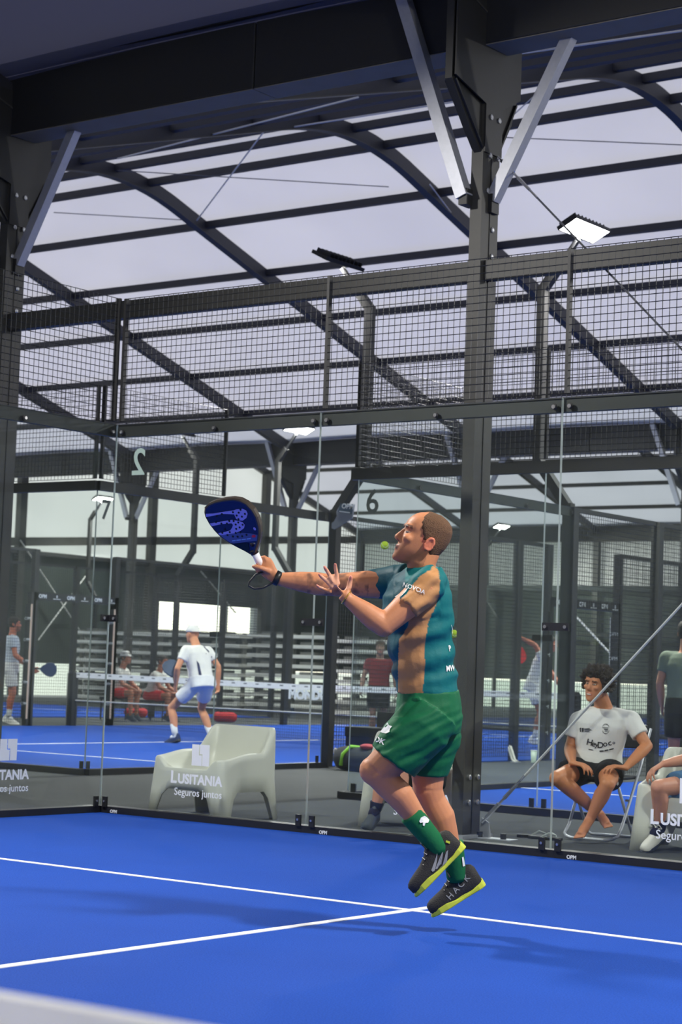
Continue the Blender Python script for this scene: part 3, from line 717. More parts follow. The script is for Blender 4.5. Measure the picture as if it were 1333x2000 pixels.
def shoe(parent, heel, toe, up, mats, k=1.0, laces=True, name='shoe', stripe=None):
    """low sneaker from the heel point to the toe point on its sole plane"""
    heel, toe = V3(heel), V3(toe); d = (toe-heel); L = d.length; d.normalize(); up = V3(up); up = (up-d*up.dot(d)).normalized(); s = d.cross(up)
    rows = [(0, .02, .06, .012), (.03, .03, .085, .004), (.1, .034, .1, 0), (.2, .035, .098, 0), (.3, .036, .104, 0), (.36, .036, .116, 0), (.41, .037, .104, 0), (.52, .041, .078, 0), (.66, .045, .062, 0), (.8, .046, .054, 0), (.91, .041, .047, 0), (.97, .03, .036, .003), (1.005, .014, .02, .008)]
    def ring(t, w, h, z0): return [heel+d*t*L+s*w*k*(math.cos(a)*(1 if math.sin(a) < .3 else .86))+up*((.022+max(0, math.sin(a))*h+min(0, math.sin(a))*.012+z0)*k) for a in [2*math.pi*i/16 for i in range(16)]]
    o = MB().loft([ring(*r) for r in rows]).build(name, mats[0], parent, smooth=True, world=True)
    so = [(-.015, .016), (.02, .03), (.1, .037), (.25, .037), (.4, .038), (.55, .044), (.7, .0475), (.84, .046), (.94, .036), (1.0, .022), (1.02, .008)]
    pl = [heel+d*t*L+s*w*k for t, w in so]+[heel+d*t*L-s*w*k for t, w in reversed(so)]
    n_ = len(so); tk = [.034, .03, .02, .014, .013, .02, .03, .028, .02, .012, .008]; tk = tk+tk[::-1]
    MB().loft([[p-up*.002*k for p in pl], [p+up*tk[i]*k for i, p in enumerate(pl)]]).build('sole', mats[1], o, world=True, bevel=.005)
    if laces:
        lc = MB()
        for i in range(5):
            t = .4+.07*i; h = .122-.062*(t-.3)/.4
            lc.tube([heel+d*t*L+s*.024*k+up*(h-.0)*k, heel+d*(t+.01)*L+up*(h+.012)*k, heel+d*t*L-s*.024*k+up*(h-.0)*k], .0035*k, 6)
        q = heel+d*.42*L+up*.125*k
        lc.tube([q, q+s*.03*k+up*.02*k, q+s*.05*k-up*.005*k, q+s*.03*k-up*.01*k], .003*k, 6).tube([q, q-s*.03*k+up*.02*k, q-s*.05*k-up*.005*k, q-s*.02*k-up*.012*k], .003*k, 6)
        lc.build('laces', mats[2] if len(mats) > 2 else BLACK, o, world=True)
    return o
def sock(parent, an, top, r0, r1, mat, toe=None):
    mb = MB(); an, top = V3(an), V3(top)
    mb.tube([top, top.lerp(an, .04), top.lerp(an, .5), an], [r1*.97, r1, (r0+r1)/2, r0], 18)
    if toe is not None: mb.cap(an, an.lerp(V3(toe), .3), r0, r0*.8)
    return mb.build('sock', mat, parent, smooth=True, world=True)
def cloth(name, rgb, rough=.8, **k): return M(name, rgb, rough, 0, .08, 12, .18, 45, spec=.25, **k)
HAIRD = M('dark_brown_hair', (44, 34, 28), .7, 0, .35, 90, .6, 160)
EYEW = M('eye_white', (190, 178, 168), .35); EYED = M('dark_iris', (40, 28, 22), .2)
def person(name, label, J, fwd, up, look, res=.012, cat='person', group=None):
    """generic clothed figure from joint points"""
    k = look.get('k', 1.0)
    base = V3(J['base']) if 'base' in J else (V3(J['anL'])+V3(J['anR']))/2
    t = thing(name, label, cat, (base.x, base.y, 0), group=group)
    sk = lin(look.get('skin', (205, 142, 110)))
    fr = Frame(J['head'], fwd, up, k)
    mb = MB(); head(mb, fr)
    nk = V3(J['neck']); mb.tube([nk-(fr.c-nk)*.15, nk.lerp(fr.c, .35), fr(-.02, 0, -.04)], [.066*k, .06*k, .06*k], 14)
    torso_loft(mb, torso_rows(J, 0, k=k))
    for s in 'LR':
        arm(mb, J['sh'+s], J['el'+s], J['wr'+s], k)
        h = J.get('hand'+s)
        d = V3(J['wr'+s])-V3(J['el'+s]) if h is None else V3(h[0]); n = V3((0, 0, 1)) if h is None else V3(h[1])
        hand(mb, J['wr'+s], d, n, h[2] if h else 1, h[3] if h and len(h) > 3 else (25, 30, 35, 40), k=k)
        leg(mb, J['hip'+s], J['kn'+s], J['an'+s], k)
        if look.get('barefoot'):
            a, b = V3(J['an'+s]), V3(J['toe'+s]); dd = (b-a).normalized()
            mb.tube([a, a.lerp(b, .35), a.lerp(b, .7), b], [.036, .034, .036, .028], 12); sd = dd.cross(V3((0, 0, 1))).normalized()
            for i in range(5): mb.cap(b+sd*(.03-.015*i)-dd*.02, b+sd*(.034-.017*i)+dd*(.03-.005*i), .011, .009, 8)
    me = remesh(mb, res*.75 if res > .008 else res, 2)
    lip = lin((176, 96, 84)); hc = lin(look.get('hair', (44, 34, 28)))
    def fn(c, n):
        q = fr.inv(c); col = sk
        if -.13 < q.z < .13 and q.x > .03:
            for z, w, h, cc in ((-.0625, .026, .011, lip),):
                if abs(q.y) < w and abs(q.z-z) < h: col = mixc(sk, cc, .7)
            if abs(abs(q.y)-.031) < .02 and abs(q.z-.033) < .006: col = mixc(sk, hc, .8)
            if abs(abs(q.y)-.031) < .015 and abs(q.z-.012) < .0055: col = mixc(sk, (.01, .008, .006), .75)
            if look.get('beard') and q.z < -.045 and not (abs(q.y) < .022 and abs(q.z+.062) < .009): col = mixc(col, hc, look['beard'])
        return col
    paint(me, fn); me.materials.append(SKIN); link('body', me, t, True, True)
    if 'shirt' in look:
        mb = MB(); rows = torso_rows(J, .018, look.get('hem', -.1), .985, k); torso_loft(mb, rows)
        for s in 'LR':
            a, b = V3(J['sh'+s]), V3(J['el'+s]); e = look.get('sleeve', .55)
            mb.cap(a, a.lerp(b, e), .074*k, .066*k, 16, flat1=True)
            mb.cap(V3(J['neck']).lerp(a, .35)-(V3(J['neck'])-V3(J['hipL'])).normalized()*.03, a, .06*k, .068*k, 14)
        me = remesh(mb, res, 3); wrinkle(me, .007*k, 9, 3); me.materials.append(look['shirt']); sh = link('shirt', me, t, True, True)
    if 'shorts' in look:
        mb = MB(); R = torso_rows(J, .026, -.16, 1, k); torso_loft(mb, R[:3])
        e = look.get('inseam', .72)
        for s in 'LR':
            a, b = V3(J['hip'+s]), V3(J['kn'+s]); mb.tube([a-(b-a)*.1, a, a.lerp(b, .4), a.lerp(b, e)], [.09*k, .108*k, .108*k, look.get('hemr', .1)*k], 18)
        me = remesh(mb, res, 3); wrinkle(me, .006*k, 10, 9); me.materials.append(look['shorts']); link('shorts', me, t, True, True)
    for s in 'LR':
        if 'sock' in look: sock(t, J['an'+s], V3(J['an'+s]).lerp(V3(J['kn'+s]), look.get('sockh', .35)), .04*k, .05*k, look['sock'], J['toe'+s])
        if 'shoe' in look:
            a, b = V3(J['an'+s]), V3(J['toe'+s]); d = b-a; d = d.normalized(); u = (V3(J['kn'+s])-a); u = (u-d*u.dot(d)).normalized()
            hl = a-d*.075*k-u*.085*k; shoe(t, hl, hl+d*.29*k, u, look['shoe'], k, res < .011)
    if 'hairmask' in look: hair(fr, look['hairmask'], look.get('hairt', .012), look.get('hairmat', HAIRD), t, look.get('curl', 0), seed=len(label))
    if 'cap' in look:
        c = MB(); rg = []
        for j in range(9):
            z = .035+.085*math.sin(math.radians(j*11)); off = .012
            rg.append([head_surf(fr, min(z, .119), 2*math.pi*i/28, off)+fr.u*k*(.008 if j > 5 else 0) for i in range(28)])
        c.loft(rg); cp = c.build('cap', look['cap'], t, True, True)
        bs = look.get('brim', 1)
        MB().prism([fr(bs*(.07+.08*math.cos(a)), .075*math.sin(a), .036) for a in [math.radians(-90+i*15) for i in range(13)]], fr.u*.006*k).build('brim', look['cap'], cp, world=True)
    return t, fr
def short_hair(z, th, full): return min((z-(.05 if th < .9 else .05-.11*min(1, (th-.9)/.8)))*60, 1)
# ------------------------------------------------------------------ white plastic armchairs
def sstep(a, b, x):
    t = max(0, min(1, (x-a)/(b-a))); return t*t*(3-2*t)
def rrect(a, b, r, ns=12, nc=6):
    """points of a rounded rectangle with (side, u): side 0 right,1 back,2 left,3 front, 4.. corners"""
    out = []
    for s, (cx, cy, a0) in enumerate(((1, 1, 0), (-1, 1, 90), (-1, -1, 180), (1, -1, 270))):
        # the side before this corner
        for i in range(ns):
            u = -1+2*(i+.5)/ns
            if s == 0: out.append((a, u*(b-r), 0, u))
            elif s == 1: out.append((-u*(a-r), b, 1, u))
            elif s == 2: out.append((-a, -u*(b-r), 2, u))
            else: out.append((u*(a-r), -b, 3, u))
        for i in range(nc):
            t = math.radians(a0+90*(i+.5)/nc); out.append((cx*(a-r)+r*math.cos(t), cy*(b-r)+r*math.sin(t), 4+s, i/nc))
    return out
def armchair_mesh():
    base = rrect(1, 1, .2)
    def rim(x, y):                               # x,y in -1..1
        ax = abs(x); back = sstep(.1, .95, y)
        arm = .455+.05*sstep(-1, .2, y)
        side = sstep(.55, .85, ax)
        front = .375
        z = front+(arm-front)*side
        return max(z, z+( .70-z)*sstep(.45, .97, y)) if True else z
    def bot(sd, u):
        if sd >= 4: return 0
        return .215*(1-sstep(.70, .86, abs(u)))
    rows = []
    def ext(z): return .415-.075*min(z, .7)/.7, .335-.03*min(z, .7)/.7
    def lv(f): rows.append([f(*p) for p in base])
    def P(x, y, z, kx=1, ky=1, dy=0):
        a, b = ext(z); return V3((x*a*kx, y*b*ky+dy+.05*sstep(.3, .7, z)*(1 if y > .3 else 0), z))
    lv(lambda x, y, s, u: P(x, y, bot(s, u)))
    for f in (.45, .8, .97): lv(lambda x, y, s, u, f=f: P(x, y, bot(s, u)+(rim(x, y)-bot(s, u))*f))
    lv(lambda x, y, s, u: P(x*.985, y*.985, rim(x, y)))
    lv(lambda x, y, s, u: P(x*.93, y*.93, rim(x, y)+.002))
    lv(lambda x, y, s, u: P(x*.88, y*.9, rim(x, y)-.02))
    lv(lambda x, y, s, u: P(x*.80, y*.84, .375+(rim(x, y)-.375)*.45, dy=-.01))
    lv(lambda x, y, s, u: P(x*.72, y*.78, .36, dy=-.02))
    lv(lambda x, y, s, u: P(x*.55, y*.6, .335, dy=-.02))
    lv(lambda x, y, s, u: P(x*.2, y*.25, .33, dy=-.02))
    mb = MB(); mb.loft(rows, caps=False); n = len(base)
    mb.F.append(list(range((len(rows)-1)*n, len(rows)*n))); mb.I.append(0)
    return mb
CHM = armchair_mesh()
chair_me = CHM.mesh('armchair_shell'); chair_me.materials.append(WHITEP)
def armchair(x, y, rz, label):
    o = link('plastic_armchair', chair_me, None, True); o.location = (x, y, -.012); o.rotation_euler = (0, 0, rz)
    s = o.modifiers.new('thick', 'SOLIDIFY'); s.thickness = .011; s.offset = -1
    return tag(o, label, 'chair', 'white plastic armchairs on the walkway')
armchair(.625, .6, -.05, 'empty white plastic armchair behind the left glass panel')
armchair(1.93, 1.46, .55, 'white plastic armchair behind the jumping player, holding a person in teal')
armchair(4.31, 1.50, .2, 'white plastic armchair at the right picture edge, holding a person in denim shorts')
# ------------------------------------------------------------------ folding chair of the seated person in white
FCB = V3((3.24, 1.47, 0))
def folding_chair():
    t = thing('folding_chair', 'metal folding chair with black seat under the person in white T-shirt', 'chair', (3.45, 1.7, 0))
    R = .0115
    d = V3((.39, .05, 0)).normalized(); b = V3((-.05, .39, 0)).normalized(); o = V3((3.245, 1.475, 0)); W = .41
    def Q(x, y, z): return o+d*x+b*y+V3((0, 0, z))
    # front U that rises into the back posts
    f = [Q(-.02, .60, .80), Q(-.01, .38, .46), Q(0, .1, .09), Q(.0, .02, .03), Q(.025, -.01, .012), Q(.06, -.018, .004), Q(W-.06, -.018, .004), Q(W-.025, -.01, .012), Q(W, .02, .03), Q(W, .1, .09), Q(W+.01, .38, .46), Q(W+.02, .60, .80)]
    MB().tube(f, R, 10).build('front_frame', GALV, t, True, True)
    r = [Q(.03, .05, .43), Q(.03, .3, .13), Q(.03, .40, .02), Q(.05, .42, .004), Q(W-.05, .42, .004), Q(W-.03, .40, .02), Q(W-.03, .3, .13), Q(W-.03, .05, .43)]
    MB().tube(r, R, 10).build('rear_frame', GALV, t, True, True)
    MB().obox(Q(W/2, .23, .445), d*.2, b*.2, V3((0, 0, .014))).build('seat', M('black_seat_vinyl', (26, 26, 30), .5), t, world=True, bevel=.01)
    MB().obox(Q(W/2, .57, .74), d*.21, b*.012, V3((0, .0, .09))).build('backrest', M('black_seat_vinyl', (26, 26, 30), .5), t, world=True, bevel=.01)
    for xx in (0, W-.03): MB().tube([Q(xx, .24, .28), Q(xx+.03, .24, .28)], .008, 8).build('pivot', CHROME, t, world=True)
folding_chair()
# flip-flops
RUB = M('black_rubber', (22, 23, 26), .6); STRAP = M('pale_sandal_edge', (170, 176, 174), .6)
for i, (x, y, a, lb) in enumerate(((3.07, 1.36, .5, 'black flip-flop lying left of its pair by the glass'), (3.2, 1.3, .15, 'black flip-flop lying right, nearer the folding chair'))):
    t = thing('flip_flop', lb, 'sandal', (x, y, -.012), a, 'pair of black flip-flops on the walkway')
    pts = [(.0, -.03), (.03, -.038), (.1, -.035), (.18, -.045), (.23, -.04), (.255, -.015), (.255, .015), (.23, .04), (.18, .045), (.1, .035), (.03, .038), (0, .03)]
    MB().prism([(px-.13, py, .0) for px, py in pts], (0, 0, .022)).build('footbed', RUB, t, bevel=.004)
    MB().tube([(-.02, -.036, .02), (.03, -.025, .05), (.075, 0, .035), (.08, 0, .02)], .006, 6).tube([(-.02, .036, .02), (.03, .025, .05), (.075, 0, .035)], .006, 6).build('strap', STRAP, t)
# ------------------------------------------------------------------ stacked bleacher planks behind the left court
PLK = M('weathered_white_plank', (236, 235, 228), .6, 0, .15, 3); UPR = M('grey_bleacher_frame', (112, 112, 106), .6, 0, .2, 6)
def bleacher(x0, x1, y, label, tiers, top=1.95, gap=.245):
    t = thing('bleacher', label, 'bleacher', ((x0+x1)/2, y, 0))
    for k in range(tiers):
        z = top-k*gap
        MB().box(x0, x1, y-.2+.03*(k % 2), y+.35, z-.13, z-.04).build('plank', PLK, t, world=True, bevel=.01)
        n = max(2, int((x1-x0)/1.2))
        for j in range(n):
            xx = x0+(j+.5)*(x1-x0)/n
            MB().box(xx-.22, xx+.22, y-.12, y+.3, z-.04, z+.03).build('seat_shell', UPR, t, world=True)
    for xx in (x0+.1, (x0+x1)/2, x1-.1): MB().box(xx-.04, xx+.04, y+.1, y+.2, 0, top).build('upright', UPR, t, world=True)
    return t
bleacher(-26.9, -21.0, 27.2, 'weathered white bleacher planks below the bright opening', 8)
bleacher(-20.9, -18.4, 27.4, 'weathered white bleacher planks right of the white-capped person', 8, 1.98)
bleacher(-18.2, -15.2, 27.1, 'weathered white bleacher planks behind the person in red', 8, 1.9)
bleacher(-28.8, -27.0, 29.4, 'short grey bleacher frame at far left', 6, 1.5)
# ------------------------------------------------------------------ items at the aisle post
BX = M('black_bench_vinyl', (24, 25, 30), .55)
bn = thing('bench', 'black bench with a tall back standing by the aisle post', 'bench', (-2.9, 7.9, 0))
MB().box(-3.4, -2.2, 7.75, 8.15, .36, .48).build('seat', BX, bn, world=True, bevel=.01)
MB().box(-3.4, -2.2, 7.78, 8.12, 0, .36).build('front_panel', M('dark_navy_panel', (34, 38, 66), .5), bn, world=True)
MB().box(-3.18, -2.96, 8.1, 8.16, .48, .66).build('back_panel', BX, bn, world=True)
bg_ = thing('sports_bag', 'dark sports bag with a lime strap lying by the bench', 'bag', (-2.75, 7.3, 0))
mb = MB(); mb.cap((-3.05, 7.3, .13), (-2.5, 7.22, .13), .14, .14, 16, False, False); mb.build('bag_body', M('charcoal_bag_fabric', (44, 46, 52), .8, 0, .2, 12, .3), bg_, True, True)
MB().tube([(-3.0, 7.16, .05), (-2.97, 7.15, .18), (-2.9, 7.2, .27), (-2.8, 7.3, .26)], .022, 8).build('strap', M('lime_strap', (150, 220, 70), .6), bg_, True, True)
MB().ell((-2.66, 7.2, .28), (.1, 0, 0), (0, .06, 0), (0, 0, .035)).build('red_pouch', M('red_pouch', (186, 62, 74), .6), bg_, True, True)
bt = thing('drink_bottle', 'blue drink bottle standing on the black bench', 'bottle', (-2.76, 7.92, .482))
MB().tube([(-2.76, 7.92, .482), (-2.76, 7.92, .49), (-2.76, 7.92, .62), (-2.76, 7.92, .65), (-2.76, 7.92, .69)], [.04, .045, .045, .02, .018], 14).build('bottle_body', M('blue_bottle', (40, 120, 210), .3), bt, True, True)
MB().tube([(-2.76, 7.92, .69), (-2.76, 7.92, .72)], .022, 12).build('bottle_cap', VINYL, bt, True, True)
p = on(1043, 1490, 2, 0); cu_ = thing('plastic_cup', 'pale plastic cup standing on the floor near the seated person in white', 'cup', p)
MB().tube([(0, 0, 0), (0, 0, .01), (0, 0, .16)], [.034, .036, .045], 16).build('cup_wall', M('translucent_cup', (190, 205, 190), .3), cu_, True)
MB().tube([(0, 0, .16), (0, 0, .168)], [.047, .047], 16).build('cup_rim', VINYL, cu_, True)
for px, py, lb in ((660, 1480, 'white anchor bracket leaning at the aisle post foot'), (1001, 1484, 'white anchor bracket leaning at the post foot beyond the steel column')):
    q = on(px, 1497 if px < 900 else 1488, 2, 0); ab = thing('anchor_bracket', lb, 'bracket', q)
    MB().tube([(-.05, 0, .2), (-.03, 0, .2), (.04, 0, .03), (.1, -.02, .01), (.06, -.02, .0), (-.0, 0, .03), (-.05, 0, .16), (-.05, 0, .2)], .018, 8).build('frame', M('pale_bracket', (206, 202, 194), .5), ab, True)
    MB().box(-.0, .12, -.05, .03, -.005, .006).build('foot', GALV, ab)
# OPM sign plate on the aisle post
sg = thing('sign_plate', 'angled grey sign plate lettered OPM on the aisle post', 'sign', (-3.2, 7.42, 2.9))
def sp(x, y): return on(x, y, 1, 7.42)
MB().prism([sp(*q) for q in ((650, 1032), (655, 1034), (690, 1012), (694, 985), (668, 984), (659, 1000), (660, 1008), (655, 1018), (650, 1022))], (0, -.02, 0)).build('plate', M('silver_sign_plate', (156, 160, 168), .4, .3), sg, world=True)
MB().prism([sp(*q) for q in ((663, 1000), (690, 1004), (694, 985), (668, 984))], (0, -.028, 0)).build('dark_field', M('slate_sign_field', (70, 90, 108), .5), sg, world=True)
rt_ = (sp(690, 990)-sp(670, 988)).normalized()
text('lettering', 'OPM', .085, sp(682, 994)-V3((0, .032, 0)), rt_, ZUP, VINYL, sg, .003, .002, shear=.2)
MB().prism([sp(*q)-V3((0, .03, 0)) for q in ((666, 998), (687, 1001), (687, 1003), (666, 1000))], (0, -.002, 0)).build('line_print', VINYL, sg, world=True)
# ------------------------------------------------------------------ balls in the air and on the floor
BALL = M('lime_tennis_felt', (196, 230, 60), .9, 0, .15, 90, .4, 200)
for c, lb in ((at(752, 1065, 15.5), 'lime ball flying left of the player face'), (at(887, 1238, 15.8), 'lime ball flying behind the player back')):
    b = thing('padel_ball', lb, 'ball', c)
    MB().ell((0, 0, 0), (.033, 0, 0), (0, .033, 0), (0, 0, .033), 16, 12).build('felt', BALL, b, True)
    MB().tube([V3((math.cos(a)*.0325, math.sin(a)*.0325*math.cos(.5*math.sin(2*a)), .02*math.sin(2*a))) for a in [2*math.pi*i/24 for i in range(25)]], .0015, 5).build('seam', VINYL, b)
# ------------------------------------------------------------------ the jumping player
D0 = 8.7
def Q(x, y, dz=0): return at(x, y, D0+dz)
PX = D0/FPX
pl = thing('person', 'person in teal and tan shirt and green shorts jumping with a racket', 'person', (5.63, -3.77, 0))
sk = lin((200, 134, 94))
BACKW = -CF                                   # towards the camera
hfr = Frame(Q(826, 1056, .0), (-CR*.92+CU*.34-CF*.10).normalized(), (CU*.93+CR*.35).normalized(), 1.07)
mb = MB(); head(mb, hfr, 1.0)
mb.tube([Q(830, 1134, .02), Q(825, 1114, .01), Q(823, 1098, .0), hfr(-.03, 0, -.03)], [.07, .068, .066, .064], 20)
mb.ell(hfr(.025, 0, -.085), hfr.f*.055, hfr.l*.048, hfr.u*.03)
shL, elL, wrL = Q(836, 1146, -.19), Q(750, 1222, -.25), Q(680, 1170, -.24)
shR, elR, wrR = Q(770, 1140, .17), Q(645, 1143, .22), Q(545, 1131, .22)
# left arm, muscled
mb.tube([shL, shL.lerp(elL, .4), shL.lerp(elL, .8), elL], [.07, .062, .053, .048], 16)
mb.ell(elL, CR*.05, CU*.05, CF*.048)
mb.tube([elL, elL.lerp(wrL, .22), elL.lerp(wrL, .55), elL.lerp(wrL, .88), wrL, Q(672, 1160, -.24)], [.047, .053, .045, .033, .03, .031], 16)
mb.tube([shR, shR.lerp(elR, .4), shR.lerp(elR, .85), elR], [.07, .064, .054, .05], 16)
mb.tube([elR, elR.lerp(wrR, .25), elR.lerp(wrR, .6), elR.lerp(wrR, .9), wrR], [.05, .054, .046, .034, .031], 16)
# left hand, open, back of the hand to the camera
dH = -.25
mb.loft([[c+(a*math.cos(t)*w+CF*math.sin(t)*th) for t in [2*math.pi*i/14 for i in range(14)]] for c, a, w, th in
   ((Q(676, 1165, dH), (CR*.8-CU*.6), .03, .02), (Q(670, 1155, dH), (CR*.8-CU*.6), .037, .017), (Q(661, 1146, dH), (CR*.75-CU*.66), .043, .015), (Q(653, 1139, dH), (CR*.7-CU*.7), .04, .013), (Q(650, 1136, dH), (CR*.7-CU*.7), .032, .009))])
for pts, r in (([(661, 1143), (659, 1133), (658, 1121), (656, 1109), (655, 1101)], .0098), ([(656, 1144), (650, 1134), (644, 1123), (638, 1113), (634, 1107)], .0098), ([(651, 1149), (644, 1141), (636, 1133), (628, 1126), (623, 1121)], .0094), ([(648, 1156), (640, 1154), (631, 1150), (624, 1147), (619, 1143)], .0084), ([(676, 1158), (682, 1148), (684, 1138), (685, 1131), (686, 1126)], .0115)):
    P = [Q(x, y, dH+(.012*math.sin(i*.8))) for i, (x, y) in enumerate(pts)]
    mb.tube(P, [r*1.12, r*1.08, r, r*.95, r*.7], 10); mb.ell(P[-1], CR*r*.7, CU*r*.7, CF*r*.7, 8, 6)
# legs
hipL, knL, anL = Q(846, 1405, -.1), Q(737, 1506, -.13), Q(853, 1650, -.1)
hipR, knR, anR = Q(838, 1400, .1), Q(836, 1540, .06), Q(892, 1698, .1)
mb.tube([hipL, hipL.lerp(knL, .4), hipL.lerp(knL, .75), knL], [.1, .098, .083, .072], 20)
mb.ell(knL+(-CR*.012+CU*.0), (CR*.7+CU*.7)*.066, (CR*.7-CU*.7)*.07, CF*.06)
mb.ell(Q(722, 1499, -.13), CR*.03, CU*.04, CF*.038)
cal = (CR*.75+CU*.66)
mb.tube([knL, knL.lerp(anL, .16), knL.lerp(anL, .36)+cal*.012, knL.lerp(anL, .6)+cal*.006, knL.lerp(anL, .85), anL], [.067, .062, .063, .049, .04, .038], 18)
mb.tube([hipR, hipR.lerp(knR, .5), hipR.lerp(knR, .85), knR], [.1, .092, .074, .068], 20)
mb.ell(knR, CR*.067, CU*.067, CF*.064)
mb.tube([knR, knR.lerp(anR, .15), knR.lerp(anR, .35)+CR*.012, knR.lerp(anR, .58)+CR*.006, knR.lerp(anR, .85), anR], [.066, .062, .067, .058, .043, .04], 18)
# torso core
UPV = CU
def trow(cx, y, hpx, a, dz, ang):
    S = (-CF*math.cos(ang)+CR*math.sin(ang)).normalized(); F = S.cross(UPV).normalized()
    b = math.sqrt(max(.0005, (hpx*PX)**2-(a*math.sin(ang))**2))/math.cos(ang)
    return (Q(cx, y, dz), S, F, a, b)
A = math.radians(20)
core = [(836, 1400, 50, .15, .0, .1), (834, 1340, 48, .14, 0, .12), (824, 1260, 52, .15, 0, .25), (818, 1190, 56, .17, 0, .33), (822, 1145, 44, .16, .0, .33), (830, 1118, 26, .08, 0, .33)]
torso_loft(mb, [trow(*r) for r in core])
# right hand closing on the racket handle 
Rb = Q(512, 1112, .2); N_ = (-CF*.84-CR*.36-CU*.38).normalized()
hb = mb
hb.loft([[c+(u*math.cos(t)*w+v*math.sin(t)*th) for t in [2*math.pi*i/14 for i in range(14)]] for c, u, v, w, th in
  ((Q(544, 1130, .22), CU, CF, .03, .026), (Q(534, 1122, .225), (CU+CR*.3).normalized(), CF, .037, .024), (Q(524, 1112, .235), (CU*.8+CR*.6).normalized(), CF, .043, .022), (Q(517, 1102, .245), (CU*.7+CR*.7).normalized(), CF, .042, .018), (Q(513, 1096, .25), (CU*.7+CR*.7).normalized(), CF, .03, .012))])
for i in range(4):                              # fingers wrap behind the handle and come round its left side
    x, y = 511-1.0*i, 1094+6.5*i; hx, hy = 507+2.6*i, 1091+7*i
    P = [Q(522-1.5*i, 1097+6*i, .235), Q(hx+10, hy-3, .245), Q(hx+1, hy, .252), Q(hx-9, hy+3, .24), Q(hx-12, hy+4, .215), Q(hx-8, hy+3, .198)]
    if i < 2: P = P[:4]
    hb.tube(P, [.0105, .0105, .0102, .0098, .009, .0075][:len(P)], 10)
hb.tube([Q(526, 1116, .215), Q(517, 1112, .2), Q(508, 1109, .195), Q(499, 1107, .2), Q(493, 1106, .21)], [.016, .014, .0125, .0115, .008], 10)   # thumb across the front
me = remesh(mb, .0058, 2)
lip = lin((140, 68, 60)); red = lin((214, 110, 92)); stub = lin((120, 82, 68)); dk = lin((60, 40, 34)); tat = lin((92, 66, 56))
def pfn(c, n):
    x, y, d = proj(c); q = hfr.inv(c); col = sk
    if d > D0+.1 and 545 < x < 720 and 1100 < y < 1200:            # tattooed right arm
        t = noise.noise(c*26)+.6*noise.noise(c*60); k = .35 if x < 600 else .8
        if (570 < x) and t > -.05: col = mixc(sk, tat, k*min(1, .35+t))
    if -.2 < q.z < .14 and abs(q.y) < .1:
        if q.z < -.035 and q.x > -.03 and q.z > -.135: col = mixc(col, stub, .45*min(1, (-.035-q.z)/.03))
        if q.x > .06 and abs(q.y) < .026 and abs(q.z+.0625) < .011: col = mixc(col, lip, .75)
        if q.x > .06 and abs(q.y) < .02 and abs(q.z+.0635) < .0045: col = mixc(col, dk, .95)
        if q.x > .05 and abs(abs(q.y)-.032) < .022 and abs(q.z-.034-.004*(abs(q.y)-.03)/.02) < .007: col = mixc(col, dk, .85)
        if q.x > .04 and abs(abs(q.y)-.034) < .016 and abs(q.z-.0135) < .0035: col = mixc(col, dk, .7)
        if q.x > .04 and abs(abs(q.y)-.034) < .018 and .016 < q.z < .024: col = mixc(col, lin((170, 108, 84)), .5)
        if q.x < .02 and abs(q.y) > .07 and abs(q.z) < .04: col = mixc(col, red, .55)
        if abs(q.y) > .01 and abs(q.y) < .017 and abs(q.z+.034) < .005 and q.x > .08: col = mixc(col, dk, .7)
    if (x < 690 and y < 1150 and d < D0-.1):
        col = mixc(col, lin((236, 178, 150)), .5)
        for tx, ty in ((655, 1101), (634, 1107), (623, 1121), (619, 1143), (686, 1126)):
            if (x-tx)**2+(y-ty)**2 < 36: col = mixc(col, lin((222, 128, 112)), .6)
    return col
paint(me, pfn); me.materials.append(SKIN); body = link('body', me, pl, True, True)
# hair: short, receding
BHAIR = M('short_brown_hair', (104, 74, 50), .8, 0, .35, 120, .7, 260)
def buzz(z, th, full):
    line = .118 if th < .55 else (.118-.022*(th-.55)/.4 if th < .95 else (.096-.075*(th-.95)/.35 if th < 1.3 else (.021-.03*(th-1.3)/.2 if th < 1.5 else (-.005+.0*(th) if th < 1.75 else -.02-.055*min(1, (th-1.75)/.5)))))
    return (z-line)*70
hair(hfr, buzz, .006, BHAIR, pl, .0015, 160, 2)
for s in (1, -1):
    e = MB().ell(hfr(.0755, s*.032, .012), hfr.f*.008, hfr.l*.0095, hfr.u*.0048, 12, 8).build('eye', EYEW, pl, True, True)
    MB().ell(hfr(.081, s*.032, .012), hfr.f*.0035, hfr.l*.0045, hfr.u*.0045, 10, 6).build('iris', EYED, e, True, True)
# shirt: teal with a tan sleeve and side panel
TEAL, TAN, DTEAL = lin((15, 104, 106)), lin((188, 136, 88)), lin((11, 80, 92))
mb = MB()
rows = [(836, 1352, 59, .165, 0, .1), (831, 1325, 60, .162, 0, .12), (825, 1285, 62, .165, 0, .18), (820, 1240, 64, .175, 0, .26), (817, 1200, 66, .188, 0, .33), (815, 1165, 64, .195, 0, .36), (820, 1135, 54, .175, 0, .38), (828, 1116, 38, .11, 0, .38), (832, 1106, 31, .078, 0, .35)]
torso_loft(mb, [trow(*r) for r in rows])
slL = Q(795, 1188, -.235); slR = Q(712, 1140, .2)
mb.tube([Q(846, 1128, -.14), Q(838, 1142, -.185), Q(818, 1165, -.21), slL], [.07, .079, .07, .062], 20)
mb.ell(Q(842, 1138, -.15), CR*.07, CU*.06, CF*.07)
mb.tube([Q(800, 1130, .1), Q(772, 1137, .16), Q(740, 1140, .19), slR], [.075, .08, .07, .058], 20)
me = remesh(mb, .0066, 3)
